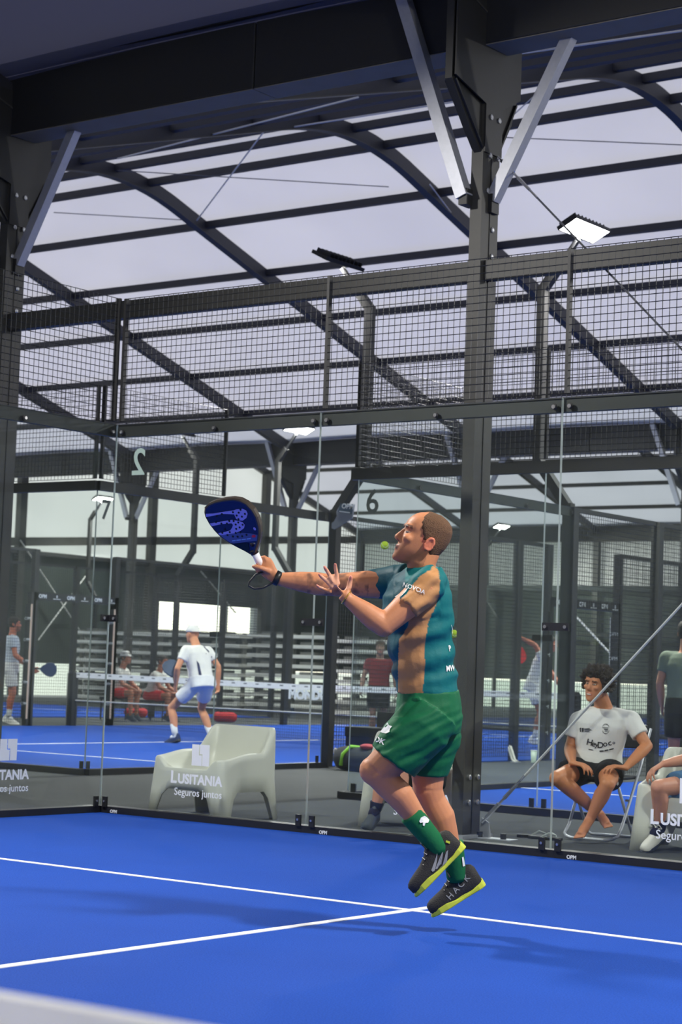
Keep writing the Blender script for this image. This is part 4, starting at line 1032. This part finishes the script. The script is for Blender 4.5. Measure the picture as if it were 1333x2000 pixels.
def shirt_folds(c):                        # diagonal pulls from the armpit and across the small of the back
    x, y, d = proj(c)
    f = .0075*math.sin((y*.8+x*.28)*.155+1.6*noise.noise(c*7))*sstep(1190, 1240, y)*(1-sstep(1310, 1345, y))
    f += .006*noise.noise(V3((x*.02, y*.055, d*3)))
    f += .004*math.sin((x*.75+y)*.2)*(1 if (770 < x < 860 and y < 1210) else 0)
    return f
displace(me, shirt_folds)
def inpoly(x, y, P):
    r = False
    for (x1, y1), (x2, y2) in zip(P, P[1:]+P[:1]):
        if (y1 > y) != (y2 > y) and x < (x2-x1)*(y-y1)/(y2-y1)+x1: r = not r
    return r
PAN = [(778, 1356), (826, 1356), (830, 1300), (831, 1260), (837, 1215), (846, 1195), (858, 1165), (860, 1135), (856, 1112), (846, 1104), (842, 1112), (822, 1124), (806, 1143), (795, 1160), (770, 1180), (800, 1206), (797, 1225), (780, 1250), (778, 1300)]
def sfn(c, n):
    x, y, d = proj(c)
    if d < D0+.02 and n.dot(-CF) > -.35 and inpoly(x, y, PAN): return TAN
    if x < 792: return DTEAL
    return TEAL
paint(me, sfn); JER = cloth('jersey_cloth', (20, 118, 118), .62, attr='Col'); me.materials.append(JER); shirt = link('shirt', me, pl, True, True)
def decal(o, name, pts, mat, lift=.003, th=.0015):
    """flat print that follows a garment: polygon (photo pixels) laid on the cloth"""
    from mathutils.bvhtree import BVHTree
    bv = BVHTree.FromPolygons([v.co.copy() for v in o.data.vertices], [list(p.vertices) for p in o.data.polygons])
    V = []
    for x, y in pts:
        loc, nrm, i, dist = bv.ray_cast(CAM, ray(x, y).normalized())
        V.append(loc+(nrm if nrm.dot(CF) < 0 else -nrm)*lift if loc else None)
    V = [v for v in V if v is not None]
    if len(V) < 3: return None
    nn = (V[1]-V[0]).cross(V[2]-V[0]).normalized()
    return MB().prism(V, -CF*th).build(name, mat, o, world=True)
def decal_text(o, name, s, size, cx, cy, ang, mat, lift=.003, bold=0.0, squash=1.0):
    from mathutils.bvhtree import BVHTree
    bv = BVHTree.FromPolygons([v.co.copy() for v in o.data.vertices], [list(p.vertices) for p in o.data.polygons])
    me = text_mesh(s, size, .0, 'CENTER', bold); me.materials.clear(); me.materials.append(mat)
    ca, sa = math.cos(ang), math.sin(ang); bad = []
    last = None
    for v in me.vertices:
        x = cx+(v.co.x*ca*squash+v.co.y*sa); y = cy+(v.co.x*sa*squash-v.co.y*ca)
        loc, nrm, i, dist = bv.ray_cast(CAM, ray(x, y).normalized())
        if loc is None: loc, nrm = (last if last else (at(x, y, D0), -CF))
        last = (loc, nrm); v.co = loc+(nrm if nrm.dot(CF) < 0 else -nrm)*lift
    me.update(); return link(name, me, o, False, True)
WPR = M('white_shirt_print', (226, 228, 226), .7)
decal_text(shirt, 'lettering', 'NOVOA', 12, 808, 1153, math.radians(20), WPR, .004, .15)
decal(shirt, 'print_patch', [(772, 1166), (800, 1146), (794, 1156), (784, 1166)], WPR)
decal_text(shirt, 'lettering', 'MW', 17, 880, 1311, math.radians(-4), WPR, .004, .5, .55)
decal_text(shirt, 'lettering', 'P', 16, 879, 1272, math.radians(-10), WPR, .004, .4, .5)
decal_text(shirt, 'lettering', ')', 18, 883, 1233, math.radians(-6), WPR, .004, .3, .35)
# shorts
GREEN = lin((14, 96, 62)); 
mb = MB()
rows = [(838, 1346, 59, .165, 0, .06), (838, 1370, 63, .178, 0, .05), (838, 1400, 66, .185, 0, .05), (838, 1430, 62, .18, 0, .05)]
torso_loft(mb, [trow(*r) for r in rows])
mb.tube([Q(846, 1390, -.1), Q(826, 1420, -.12), Q(796, 1450, -.125), Q(768, 1488, -.13)], [.125, .132, .128, .118], 22)
mb.tube([Q(852, 1390, .08), Q(848, 1440, .08), Q(836, 1480, .07), Q(833, 1512, .07)], [.12, .125, .115, .1], 22)
mb.ell(Q(872, 1395, 0), CR*.055, CU*.09, CF*.15)
me = remesh(mb, .0066, 3)
def short_folds(c):
    x, y, d = proj(c)
    f = (.0042*math.sin((y*1.0+x*.45)*.16+1.8*noise.noise(c*6))*max(0, .4+noise.noise(c*4+V3((3, 1, 2)))*1.4)+.0016*math.sin((y+x*.5)*.33+2*noise.noise(c*9)))*sstep(1368, 1400, y)*(1-.6*sstep(1470, 1500, y))+.003*noise.noise(V3((x*.014, y*.05, d*3+5)))
    f -= .010*max(0, 1-abs((x-805)+(y-1375)*1.0)/14)*(1 if 1365 < y < 1400 else 0)
    return f
displace(me, short_folds)
me.materials.append(cloth('green_shorts_cloth', (17, 96, 60), .6)); shorts = link('shorts', me, pl, True, True)
decal(shorts, 'leaf_print', [(740, 1427), (744, 1417), (750, 1413), (754, 1408), (758, 1412), (761, 1417), (767, 1419), (763, 1424), (762, 1430), (755, 1433), (750, 1432), (744, 1430)], WPR)
decal_text(shorts, 'lettering', 'DK', 15, 741, 1451, math.radians(22), WPR, .004, .5)
# socks and shoes
SOCKG = cloth('green_sock_knit', (24, 104, 62), .85)
def sk_(top, an, r1, r0, pr_):
    o = MB().tube([top, top.lerp(an, .06), top.lerp(an, .5), an, an+(an-top)*.12], [r1, r1*1.02, (r0+r1)/2, r0, r0*.9], 20).build('sock', SOCKG, pl, True, True)
    return o
s1 = sk_(Q(803, 1590, -.12), Q(857, 1656, -.1), .052, .045, None)
decal(s1, 'clover_print', [(819, 1604), (822, 1597), (829, 1594), (834, 1597), (838, 1602), (836, 1607), (831, 1607), (829, 1613), (826, 1612), (826, 1606), (821, 1607)], WPR)
s2 = sk_(Q(884, 1645, .085), Q(892, 1712, .1), .05, .045, None)
decal(s2, 'stripe_print', [(902, 1674), (905, 1673), (908, 1691), (904, 1692)], WPR)
SHB = M('black_shoe_mesh', (34, 33, 32), .7, 0, .2, 60, .3, 200); SOLY = M('lime_shoe_sole', (196, 206, 60), .6, 0, .15, 20); SILV = M('grey_shoe_print', (138, 140, 142), .5)
def fshoe(heel, toe, upv, lb):
    o = shoe(pl, heel, toe, upv, (SHB, SOLY, BLACK), 1.02, True)
    o['label'] = lb; return o
h1, t1 = Q(909, 1654, -.1), Q(814, 1750, -.12)
d1 = (t1-h1).normalized(); u1 = (-CR*.72+CU*.70).normalized()
f1 = fshoe(h1, t1, u1, 'near black shoe with grey claw print')
h2, t2 = Q(948, 1728, .1), Q(846, 1790, .1)
f2 = fshoe(h2, t2, (-CR*.5+CU*.86).normalized(), 'far black shoe with pale lettering')
for pts in ([(843, 1700), (848, 1686), (855, 1665), (854, 1682), (850, 1700), (846, 1703)], [(851, 1697), (860, 1674), (867, 1658), (864, 1680), (860, 1697), (856, 1703)], [(856, 1700), (864, 1690), (872, 1664), (876, 1660), (873, 1682), (866, 1696), (860, 1702)], [(883, 1680), (887, 1664), (893, 1662), (895, 1670), (888, 1686), (882, 1694)]):
    decal(f1, 'claw_print', pts, SILV)
for ch, (x, y) in zip('HACK', ((884, 1750), (895, 1738), (905, 1727), (916, 1715))):
    decal_text(f2, 'lettering', ch, 17, x, y+4, math.radians(-47), SILV, .003, .2)
decal(f1, 'heel_tab', [(872, 1641), (880, 1644), (879, 1648), (871, 1645)], SOLY)
# bracelet, wrist strap and racket cord
GOLD = M('gold_bracelet', (220, 176, 90), .25, .9)
def ringt(c, ax, r, rr, n=24):
    ax = V3(ax).normalized(); a = ax.orthogonal().normalized(); b = ax.cross(a)
    m_ = MB(); rg = []
    for i in range(n):
        t = 2*math.pi*i/n; e = a*math.cos(t)+b*math.sin(t); rg.append([c+e*(r+rr*math.cos(q))+ax*rr*math.sin(q)*1.0 for q in [2*math.pi*j/8 for j in range(8)]])
    return m_.loft(rg, closed=True)
ringt(Q(677, 1167, -.24), (wrL-elL), .033, .0032).build('bracelet', GOLD, pl, True, True)
MB().tube([Q(547, 1132, .22), Q(537, 1127, .22)], [.034, .035], 20).build('wrist_strap', BLACK, pl, True, True)
# racket
rk = thing('padel_racket', 'dark blue padel racket with lavender logo in the player hand', 'racket', Rb)
Rc = at(455, 1025, D0+.2)
def RP(X, Y, n=0):                          # point of the racket's front face (tracing units: 11.1 per photo pixel)
    d = ray(400+X/11.1, 950+Y/11.1); t = ((Rc-CAM).dot(N_))/d.dot(N_); return CAM+d*t+N_*n
fo = [(8, 480), (90, 400), (230, 345), (420, 305), (600, 288), (760, 310), (900, 385), (1030, 520), (1120, 680), (1170, 860), (1180, 1020), (1165, 1160), (1120, 1320), (1090, 1430), (985, 1470), (900, 1420), (760, 1340), (640, 1280), (480, 1190), (340, 1085), (220, 960), (110, 820), (30, 680), (0, 570)]
FACE = M('navy_racket_face', (20, 26, 84), .3, 0, .2, 12, spec=.6); FRAME = M('black_gold_racket_rim', (76, 68, 60), .22, .3, .35, 9, spec=.8)
LAV = M('lavender_print', (148, 148, 240), .4, 0, .03); SLATE = M('slate_blue_print', (74, 88, 156), .4)
cx_, cy_ = 600, 800
def shr(k): return [(cx_+(x-cx_)*k, cy_+(y-cy_)*k) for x, y in fo]
fc = shr(.965); HO = [(1060, 1310), (1100, 1235), (1090, 1215), (975, 1225), (985, 1280), (1010, 1310), (1060, 1310)]
HO = [HO[0]]+HO[1:-1][::1]+[HO[0]]
MB().prism([RP(x, y, -.034) for x, y in fc[:13]+HO+[fc[12]]+fc[13:]], N_*.034).build('face', FACE, rk, world=True)
rim = []
for (x, y), (xi, yi) in zip(fo, shr(.955)):
    P0, P1 = RP(x, y), RP(xi, yi); o_ = (P0-P1).normalized()
    rim.append([P1-N_*.032, P0-N_*.037, P0+o_*.006-N_*.03, P0+o_*.006-N_*.006, P0+N_*.0005, P1+N_*.001])
MB().loft(rim, caps=False, closed=True).build('rim', FRAME, rk, world=True, smooth=False)
def fpoly(name, pts, mat, z=.0012, par=rk): return MB().prism([RP(x, y, z) for x, y in pts], N_*.0008).build(name, mat, par, world=True)
fpoly('lower_print', [(345, 1060), (560, 1020), (760, 1000), (1000, 1015), (1150, 1050), (1135, 1175), (900, 1200), (640, 1235), (560, 1215), (430, 1130)], SLATE)
fpoly('logo', [(30, 590), (190, 582), (420, 545), (640, 512), (700, 490), (830, 480), (910, 520), (938, 590), (910, 680), (830, 738), (760, 735), (690, 700), (645, 600), (380, 592), (200, 630), (40, 658)], LAV, .0022)
fpoly('logo', [(115, 800), (380, 755), (600, 720), (690, 735), (830, 770), (875, 830), (860, 900), (780, 960), (680, 1005), (560, 1022), (400, 1048), (330, 1050), (300, 1008), (430, 985), (560, 950), (605, 880), (620, 830), (590, 795), (380, 812), (160, 858)], LAV, .0022)
hl = [(785,500),(745,565),(880,590),(700,625),(815,650),(740,705),(635,745),(735,775),(540,745),(680,820),(830,825),(765,885),(690,915),(440,930),(550,985),(680,1005),(780,990),(390,1000),(500,1050),(620,1080),(720,1085),(820,1075),(915,1045),(620,555),(380,595),(270,640),(250,770),(370,800),(490,800)]
hole_me = None
for x, y in hl:
    c = RP(x, y, .003)
    if hole_me is None:
        hole_me = MB().tube([-N_*.0004, N_*.0004], .0052, 10).mesh('hole'); hole_me.materials.append(BLACK)
    o_ = link('hole', hole_me, rk); o_.location = c-Rb
fpoly('dot_print', [(1070+45*math.cos(t), 1075+32*math.sin(t)) for t in [k*.7 for k in range(9)]], M('red_dot_print', (190, 40, 70), .4), .0024)
fpoly('mark_print', [(1090+28*math.cos(t)+12*math.sin(t), 915+36*math.sin(t)) for t in [k*.7 for k in range(9)]], LAV, .0024)
PBL = M('pale_blue_print', (120, 165, 240), .4)
for x0, x1 in ((600, 680), (695, 790), (805, 900), (915, 1005)): fpoly('line_print', [(x0, 1165-(x0-600)*.13), (x1, 1165-(x1-600)*.13), (x1, 1188-(x1-600)*.13), (x0, 1188-(x0-600)*.13)], PBL, .0028)
fpoly('throat_print', [(620, 1250), (860, 1225), (945, 1230), (975, 1330), (960, 1440), (900, 1410), (700, 1310)], M('black_throat_print', (16, 18, 30), .3), .0022)
H0, H1 = RP(1035, 1440, -.017), RP(1215, 1790, -.017); hA = (H1-H0).normalized()
MB().tube([H0-hA*.012, H0+hA*.012], [.021, .0195], 18).build('collar', BLACK, rk, True, True)
MB().tube([H0+hA*.012, H1], [.0178, .0172], 18).build('grip', M('white_grip_tape', (236, 236, 240), .6), rk, True, True)
cord = [RP(1225, 1800, -.017), Q(514, 1116, .2), Q(500, 1122, .2), Q(487, 1137, .19), Q(486, 1144, .19), Q(497, 1150, .19), Q(515, 1148, .2), Q(533, 1138, .2), Q(540, 1131, .2)]
MB().tube(cord, .0045, 8).build('wrist_cord', BLACK, rk, True, True)
# ------------------------------------------------------------------ the other people
WT = cloth('white_tshirt_cotton', (226, 224, 220), .85); BKS = cloth('black_shorts_cloth', (30, 30, 34), .8)
JN = cloth('blue_denim', (74, 110, 146), .85); GRN = cloth('dark_green_shirt', (70, 92, 84), .85); TL = cloth('teal_shirt', (60, 150, 150), .8)
WSH = M('white_leather_shoe', (226, 222, 214), .5, 0, .06, 20); DSH = M('charcoal_shoe', (60, 66, 72), .7, 0, .2, 40, .2); DSOLE = M('dark_sole', (46, 50, 60), .6)
WSOCK = cloth('white_sock_knit', (228, 228, 228), .9); NSOCK = cloth('navy_sock_knit', (28, 26, 48), .9)
NAVY = cloth('navy_cloth', (36, 48, 84), .8)
# seated man in the white T-shirt
def S(x, y, d): return at(x, y, d)
TOC = (CAM-S(1165, 1340, 14.2)).normalized()
J = dict(hipL=S(1192, 1505, 14.32), hipR=S(1140, 1503, 14.42), knL=S(1187, 1532, 13.92), knR=S(1088, 1520, 14.0), anL=S(1153, 1600, 13.98), anR=S(1172, 1590, 14.25), toeL=S(1134, 1632, 13.85), toeR=S(1187, 1612, 14.12),
  neck=S(1180, 1381, 14.36), shL=S(1232, 1406, 14.3), shR=S(1132, 1408, 14.44), elL=S(1265, 1457, 14.2), elR=S(1113, 1462, 14.42), wrL=S(1222, 1500, 14.02), wrR=S(1119, 1490, 14.12), head=S(1166, 1339, 14.26), base=(3.42, 1.72, 0),
  handL=((-CR*.92+CU*.18-CF*.25), CU, 1, (20, 22, 24, 26)), handR=((CR*.75-CU*.1-CF*.5), CU, -1, (22, 24, 26, 30)))
fw = (-CR*.62-CF*.76+CU*.06).normalized()
def curls(z, th, full): return min(1, (z-(.055 if th < .8 else .055-.1*min(1, (th-.8)/.6)))*40)
man, mfr = person('person', 'barefoot seated person in white lettered T-shirt and black shorts', J, fw, CU*.98+CR*.1, dict(skin=(196, 128, 88), shirt=WT, shorts=BKS, inseam=.5, hemr=.112, hem=-.02, sleeve=.6, barefoot=True, hairmask=curls, hairt=.032, curl=.042, hair=(40, 30, 24), k=1.0), .0095)
sh_ = [c for c in man.children if c.name.startswith('shirt')][0]
BPR = M('black_shirt_print', (34, 34, 38), .7)
for ch, (x, y, sz, an) in zip('HeyDoc', ((1151.5, 1455, 17, 14), (1159.5, 1457.5, 16, 14), (1166, 1458.5, 15, 10), (1173.5, 1460.5, 17, 2), (1183.5, 1457.5, 16, -6), (1192.5, 1455.5, 16, -12))):
    decal_text(sh_, 'lettering', ch, sz, x, y, math.radians(an), BPR, .004, .22)
decal_text(sh_, 'lettering', 'o', 10, 1200, 1453, math.radians(-12), BPR, .004, .1)
def bars(o, name, segs, mat, lift=.004):
    for x0, y0, x1, y1, w in segs: decal(o, name, [(x0, y0-w), ((x0+x1)/2, (y0+y1)/2-w), (x1, y1-w), (x1, y1+w), ((x0+x1)/2, (y0+y1)/2+w), (x0, y0+w)], mat, lift)
bars(sh_, 'line_print', [(1172, 1467, 1180, 1466.4, 1.1), (1181.5, 1466, 1189, 1464.5, 1.1), (1190.5, 1464, 1199, 1462, 1.1), (1151, 1463, 1159, 1464.5, .6)], BPR)
decal(sh_, 'badge_print', [(1133.5, 1422), (1136.5, 1421), (1135.5, 1425.5), (1136.5, 1429.5), (1134, 1429)], BPR); decal(sh_, 'badge_print', [(1137.5, 1422), (1141, 1421.5), (1141, 1429), (1138, 1430)], BPR)
bars(sh_, 'line_print', [(1142.5, 1423.3, 1153, 1422.6, .5), (1142.5, 1425.6, 1156, 1425.2, .5), (1142.5, 1428.4, 1152, 1428, .5)], BPR)
EL = [(1184+7*math.cos(a), 1423.4+9.2*math.sin(a)) for a in [math.radians(k*20) for k in range(19)]]
for k in list(range(1, 8))+list(range(10, 17)): bars(sh_, 'badge_print', [(*EL[k], *EL[k+1], .55)], BPR)
bars(sh_, 'badge_print', [(1178, 1421.2, 1189, 1421.2, .45), (1181, 1424.4, 1188, 1424.6, .8), (1182, 1427.6, 1188, 1427.6, .5)], BPR)
for s in (1, -1):
    e = MB().ell(mfr(.077, s*.031, .0125), mfr.f*.008, mfr.l*.01, mfr.u*.006, 10, 6).build('eye', EYEW, man, True, True)
    MB().ell(mfr(.084, s*.031+.002, .0125), mfr.f*.003, mfr.l*.0045, mfr.u*.0048, 8, 6).build('iris', EYED, e, True, True)
MB().ell(mfr(.096, 0, -.0625), mfr.f*.006, mfr.l*.019, mfr.u*.0042, 12, 6).build('teeth', M('teeth_white', (236, 230, 220), .3), man, True, True)
# people sitting in the armchairs
def seated(C, th, over, z=.47):
    C = V3(C); f = V3((math.sin(th), -math.cos(th), 0)); l = ZUP.cross(f)
    def G(a, b, c): return C+f*a+l*b+ZUP*c
    J = dict(hipL=G(-.12, .1, z), hipR=G(-.12, -.1, z), knL=G(.34, .17, z+.04), knR=G(.36, -.17, z+.04), anL=G(.33, .16, .085), anR=G(.34, -.16, .085), toeL=G(.5, .19, .03), toeR=G(.5, -.19, .03), neck=G(-.26, 0, z+.5), shL=G(-.25, .19, z+.44), shR=G(-.25, -.19, z+.44), elL=G(-.06, .3, z+.16), elR=G(-.06, -.3, z+.16), wrL=G(.16, .26, z+.1), wrR=G(.16, -.26, z+.1), head=G(-.2, 0, z+.72), base=C)
    J.update(over); return J, f
J, f = seated((4.5, 1.55, 0), .3, dict(knR=S(1287, 1538, 13.32), anR=S(1290, 1618, 13.42), toeR=S(1252, 1648, 13.27), elR=S(1352, 1482, 13.6), wrR=S(1296, 1492, 13.5), handR=((-CR*.75-CU*.4-CF*.2), CU*.9-CR*.3, 1, (22, 24, 28, 32))))
person('person', 'person in denim shorts and dark green shirt cut by the right edge', J, f, ZUP, dict(skin=(204, 142, 116), shirt=GRN, shorts=JN, inseam=.72, hem=.0, sleeve=.6, sock=NSOCK, sockh=.2, shoe=(WSH, DSOLE, WSH), hairmask=short_hair, k=1.0), .0105)
J, f = seated((1.93, 1.46, 0), .55, dict(neck=S(846, 1388, 14.5), shR=S(806, 1402, 14.55), shL=S(884, 1408, 14.4), head=S(842, 1335, 14.4), hipR=S(800, 1510, 14.4), hipL=S(845, 1512, 14.35), anR=S(733, 1583, 13.95), toeR=S(716, 1603, 13.75), knR=S(752, 1500, 13.95), elR=S(800, 1478, 14.1), wrR=S(791, 1506, 13.8), elL=S(893, 1440, 14.25), wrL=S(868, 1470, 14.0), handR=((-CR*.1-CU*.95-CF*.2), (-CF*.8-CR*.3), 1, (10, 12, 14, 18))))
person('person', 'person in teal shirt seated mostly hidden behind the jumping player', J, f, ZUP, dict(skin=(200, 138, 112), shirt=TL, shorts=BKS, inseam=.6, hem=0, sleeve=.8, sock=NSOCK, sockh=.2, shoe=(DSH, DSOLE), hairmask=short_hair), .012)
# standing helper: figure from a ground point
def stand(name, label, foot, h, face, look, armsL, armsR, lean=0, bend=0, stance=.2, res=.016, stagger=0):
    foot = V3(foot); f = V3(face); f.z = 0; f.normalize(); l = ZUP.cross(f); k = h/1.78
    def G(x, y, z): return foot+f*x*k+l*y*k+ZUP*z*k
    hz = .93-.12*bend; hx = -.18*bend
    J = dict(hipL=G(hx, .09, hz), hipR=G(hx, -.09, hz), knL=G(.06+.2*bend+stagger*.5, stance*.9, .5-.03*bend), knR=G(.04+.18*bend-stagger*.3, -stance*.9, .5-.03*bend), anL=G(stagger, stance, .09), anR=G(-stagger, -stance, .09), toeL=G(stagger+.18, stance+.05, .03), toeR=G(-stagger+.18, -stance-.05, .03))
    ca, sa = math.cos(lean), math.sin(lean)
    def T(y, z, x=0): return G(hx+sa*z+ca*x, y, hz+ca*z-sa*x)
    J.update(neck=T(0, .54), shL=T(.19, .47), shR=T(-.19, .47), head=T(0, .72, .03+.04*lean))
    for s, a in (('L', armsL), ('R', armsR)): J['el'+s] = T(*a[0]); J['wr'+s] = T(*a[1])
    J['handL'] = (J['wrL']-J['elL'], l, 1); J['handR'] = (J['wrR']-J['elR'], -l, -1)
    look = dict(look, k=k); J['base'] = foot
    return person(name, label, J, f+ZUP*-.1*lean, ZUP+f*.2*lean, look, res)[0], J
def small_racket(label, c, axis, nrm, mat, L=.46):
    t = thing('padel_racket', label, 'racket', c); c = V3(c); A = V3(axis).normalized(); N = V3(nrm); N = (N-A*N.dot(A)).normalized(); W = A.cross(N)
    pts = [(0, .44), (.07, .425), (.115, .38), (.126, .33), (.11, .26), (.06, .19), (.02, .15), (-.02, .15), (-.06, .19), (-.11, .26), (-.126, .33), (-.115, .38), (-.07, .425)]
    MB().prism([c+W*w+A*a-N*.017 for w, a in pts], N*.034).build('face', mat, t, world=True, bevel=.008)
    MB().tube([c, c+A*.16], .016, 10).build('grip', BLACK, t, True, True); return t
# white-capped player on the left court, seen from behind
pc = on(378, 1452, 2, 0)
t5, J5 = stand('person', 'person in white cap and white kit crouching on the left court', pc, 1.86, CF*.75-CR*.62, dict(skin=(206, 140, 104), shirt=WT, shorts=cloth('white_blue_shorts', (226, 226, 228), .8), inseam=.62, sock=WSOCK, sockh=.42, shoe=(NAVY, BLACK), cap=WT, brim=-1, hem=-.12), (( .33, .22, .06), (.24, .04, .28)), ((-.33, .25, .0), (-.36, .02, .1)), lean=.32, bend=.75, stance=.24, res=.013, stagger=.1)
# his left hand holds the racket
small_racket('round racket with green and purple face held by the white-capped person', J5['wrL'], (-CR*.25+CU*.75+CF*.5), -CF+CR*.2, M('green_purple_racket_face', (50, 66, 92), .4, 0, .9, 9))
sh5 = [c for c in t5.children if c.name.startswith('shirt')][0]
NP = M('navy_shirt_print', (40, 48, 84), .8)
for pts in ([(398, 1262), (408, 1272), (418, 1266), (418, 1268), (408, 1275), (398, 1264)], [(402, 1276), (414, 1282), (424, 1278), (424, 1280), (414, 1285), (402, 1278)], [(392, 1290), (420, 1302), (428, 1300), (420, 1304), (392, 1292)], [(395, 1308), (428, 1316), (428, 1318), (395, 1310)], [(384, 1290), (389, 1296), (394, 1318), (393, 1332), (389, 1322), (386, 1304)]): decal(sh5, 'line_print', pts, NP, .006)
# bearded man at the left edge
pm = at(22, 1280, 34); pm.z = 0
_, J6 = stand('person', 'person in pale shirt holding a navy racket beside the left column', pm, 1.86, CR*1.0+CF*.2, dict(skin=(196, 112, 84), shirt=cloth('pale_grey_shirt', (196, 204, 214), .85), shorts=WT, inseam=.75, sock=WSOCK, shoe=(WSH, WSH), hairmask=short_hair, beard=.6), ((.22, .18, .04), (.2, .04, .28)), ((-.24, .2, .06), (-.2, .0, .34)), res=.016, stance=.1)
small_racket('navy racket held low by the person beside the left column', J6['wrR'], (CR*.55-CU*.05), -CF, M('navy_lime_racket_face', (40, 58, 92), .4, 0, .3, 6))
# two seated players by the far left gate
for x, y, dep, lb, hm, cp in ((246, 1285, 38, 'seated person in white cap and red shorts behind the net', short_hair, WT), (318, 1292, 38.6, 'capless seated person in red shorts behind the net', short_hair, None)):
    hd = at(x, y, dep); g = V3((hd.x, hd.y, 0)); f = CR*.9-CF*.3; f.z = 0; f.normalize(); l = ZUP.cross(f)
    dz = hd.z-1.17
    def G(a, b, c): return g+f*a+l*b+ZUP*(c+dz)
    J = dict(hipL=G(-.22, .1, .48), hipR=G(-.22, -.1, .48), knL=G(.22, .16, .5), knR=G(.22, -.16, .5), anL=G(.2, .15, .1-dz), anR=G(.22, -.15, .1-dz), toeL=G(.36, .16, .03-dz), toeR=G(.38, -.16, .03-dz), neck=G(-.06, 0, .97), shL=G(-.07, .18, .9), shR=G(-.07, -.18, .9), elL=G(.06, .24, .66), elR=G(.06, -.24, .66), wrL=G(.24, .12, .58), wrR=G(.24, -.12, .58), head=G(0, 0, 1.17), base=g)
    lk = dict(skin=(176, 112, 86), shirt=cloth('pale_cotton', (206, 204, 198), .85), shorts=cloth('red_shorts_cloth', (196, 40, 48), .8), inseam=.7, shoe=(DSH, DSOLE), hairmask=hm)
    if cp: lk['cap'] = cp
    t_, _f = person('person', lb, J, f, ZUP, lk, .018)
    if cp: MB().tube([_f(-.1, 0, .02), _f(-.14, 0, -.03), _f(-.13, 0, -.12), _f(-.11, 0, -.18)], [.03, .035, .03, .012], 10).build('ponytail', HAIRD, t_, True, True)
    b = thing('stool', 'low dark stool under the '+('seated person in white cap' if cp else 'capless seated person'), 'stool', g-f*.22)
    q = g-f*.22; z = .40+dz
    MB().box(q.x-.2, q.x+.2, q.y-.2, q.y+.2, z-.05, z).build('seat', BLACK, b, world=True)
    for sx in (-.17, .17):
        for sy in (-.17, .17): MB().tube([(q.x+sx, q.y+sy, 0), (q.x+sx, q.y+sy, z-.05)], .015, 8).build('leg', BLACK, b, world=True)
RB = M('red_bag_fabric', (196, 44, 52), .8, 0, .2, 10)
for x, y, dep, lb in ((437, 1392, 39, 'red sports bag right of the white-capped person'), (262, 1398, 40, 'round red racket bag near the gate at left')):
    q = at(x, y, dep); q.z = 0; b = thing('sports_bag', lb, 'bag', q)
    MB().cap(q+V3((-.15, 0, .1)), q+V3((.15, .1, .1)), .1, .1).build('bag_body', RB, b, True, True); MB().tube([q+V3((-.1, 0, .19)), q+V3((0, .05, .28)), q+V3((.1, .1, .19))], .02, 8).build('handle', BLACK, b, True, True)
# player in dark red shirt behind the net
pr_ = at(742, 1300, 30.5); pr_.z = 0
stand('person', 'person in dark red shirt standing behind the net', pr_, 1.62, -CF*1.0, dict(skin=(150, 112, 96), shirt=cloth('dark_red_shirt', (120, 42, 50), .85), shorts=BKS, sock=BKS, shoe=(BLACK, BLACK), hairmask=short_hair), ((.27, .22, 0), (.3, .0, .06)), ((-.27, .22, 0), (-.3, .0, .06)), res=.018, stance=.1)
# player in white with red racket
pw = at(1048, 1330, 33); pw.z = 0
_, J9 = stand('person', 'person in white kit swinging a red racket on a distant court', pw, 1.92, CR*1.0-CF*.1, dict(skin=(170, 96, 74), shirt=WT, shorts=WT, inseam=.65, sock=WSOCK, shoe=(WSH, WSH), hairmask=short_hair), ((.2, .3, .2), (.12, .14, .4)), ((-.2, .62, -.18), (-.15, .66, -.42)), lean=.3, bend=.25, res=.016, stance=.12)
small_racket('red racket hanging behind the distant person in white', J9['wrR'], -CU*1.0-CR*.1, -CF+CR*.4, M('red_racket_face', (226, 36, 40), .4, 0, .3, 8))
# man at the right edge seen from behind
pn = at(1340, 1300, 19.2); pn.z = 0
stand('person', 'person in grey-green shirt standing at the right edge, back turned', pn, 1.76, CF*1.0+CR*.3, dict(skin=(190, 130, 106), shirt=cloth('grey_green_shirt', (112, 122, 108), .85), shorts=BKS, sock=WSOCK, shoe=(WSH, WSH), hairmask=short_hair, hairt=.014), ((.25, .22, 0), (.24, .0, .1)), ((-.25, .22, 0), (-.24, .0, .1)), res=.014, stance=.12)
bpy.data.scenes.remove(TMP)
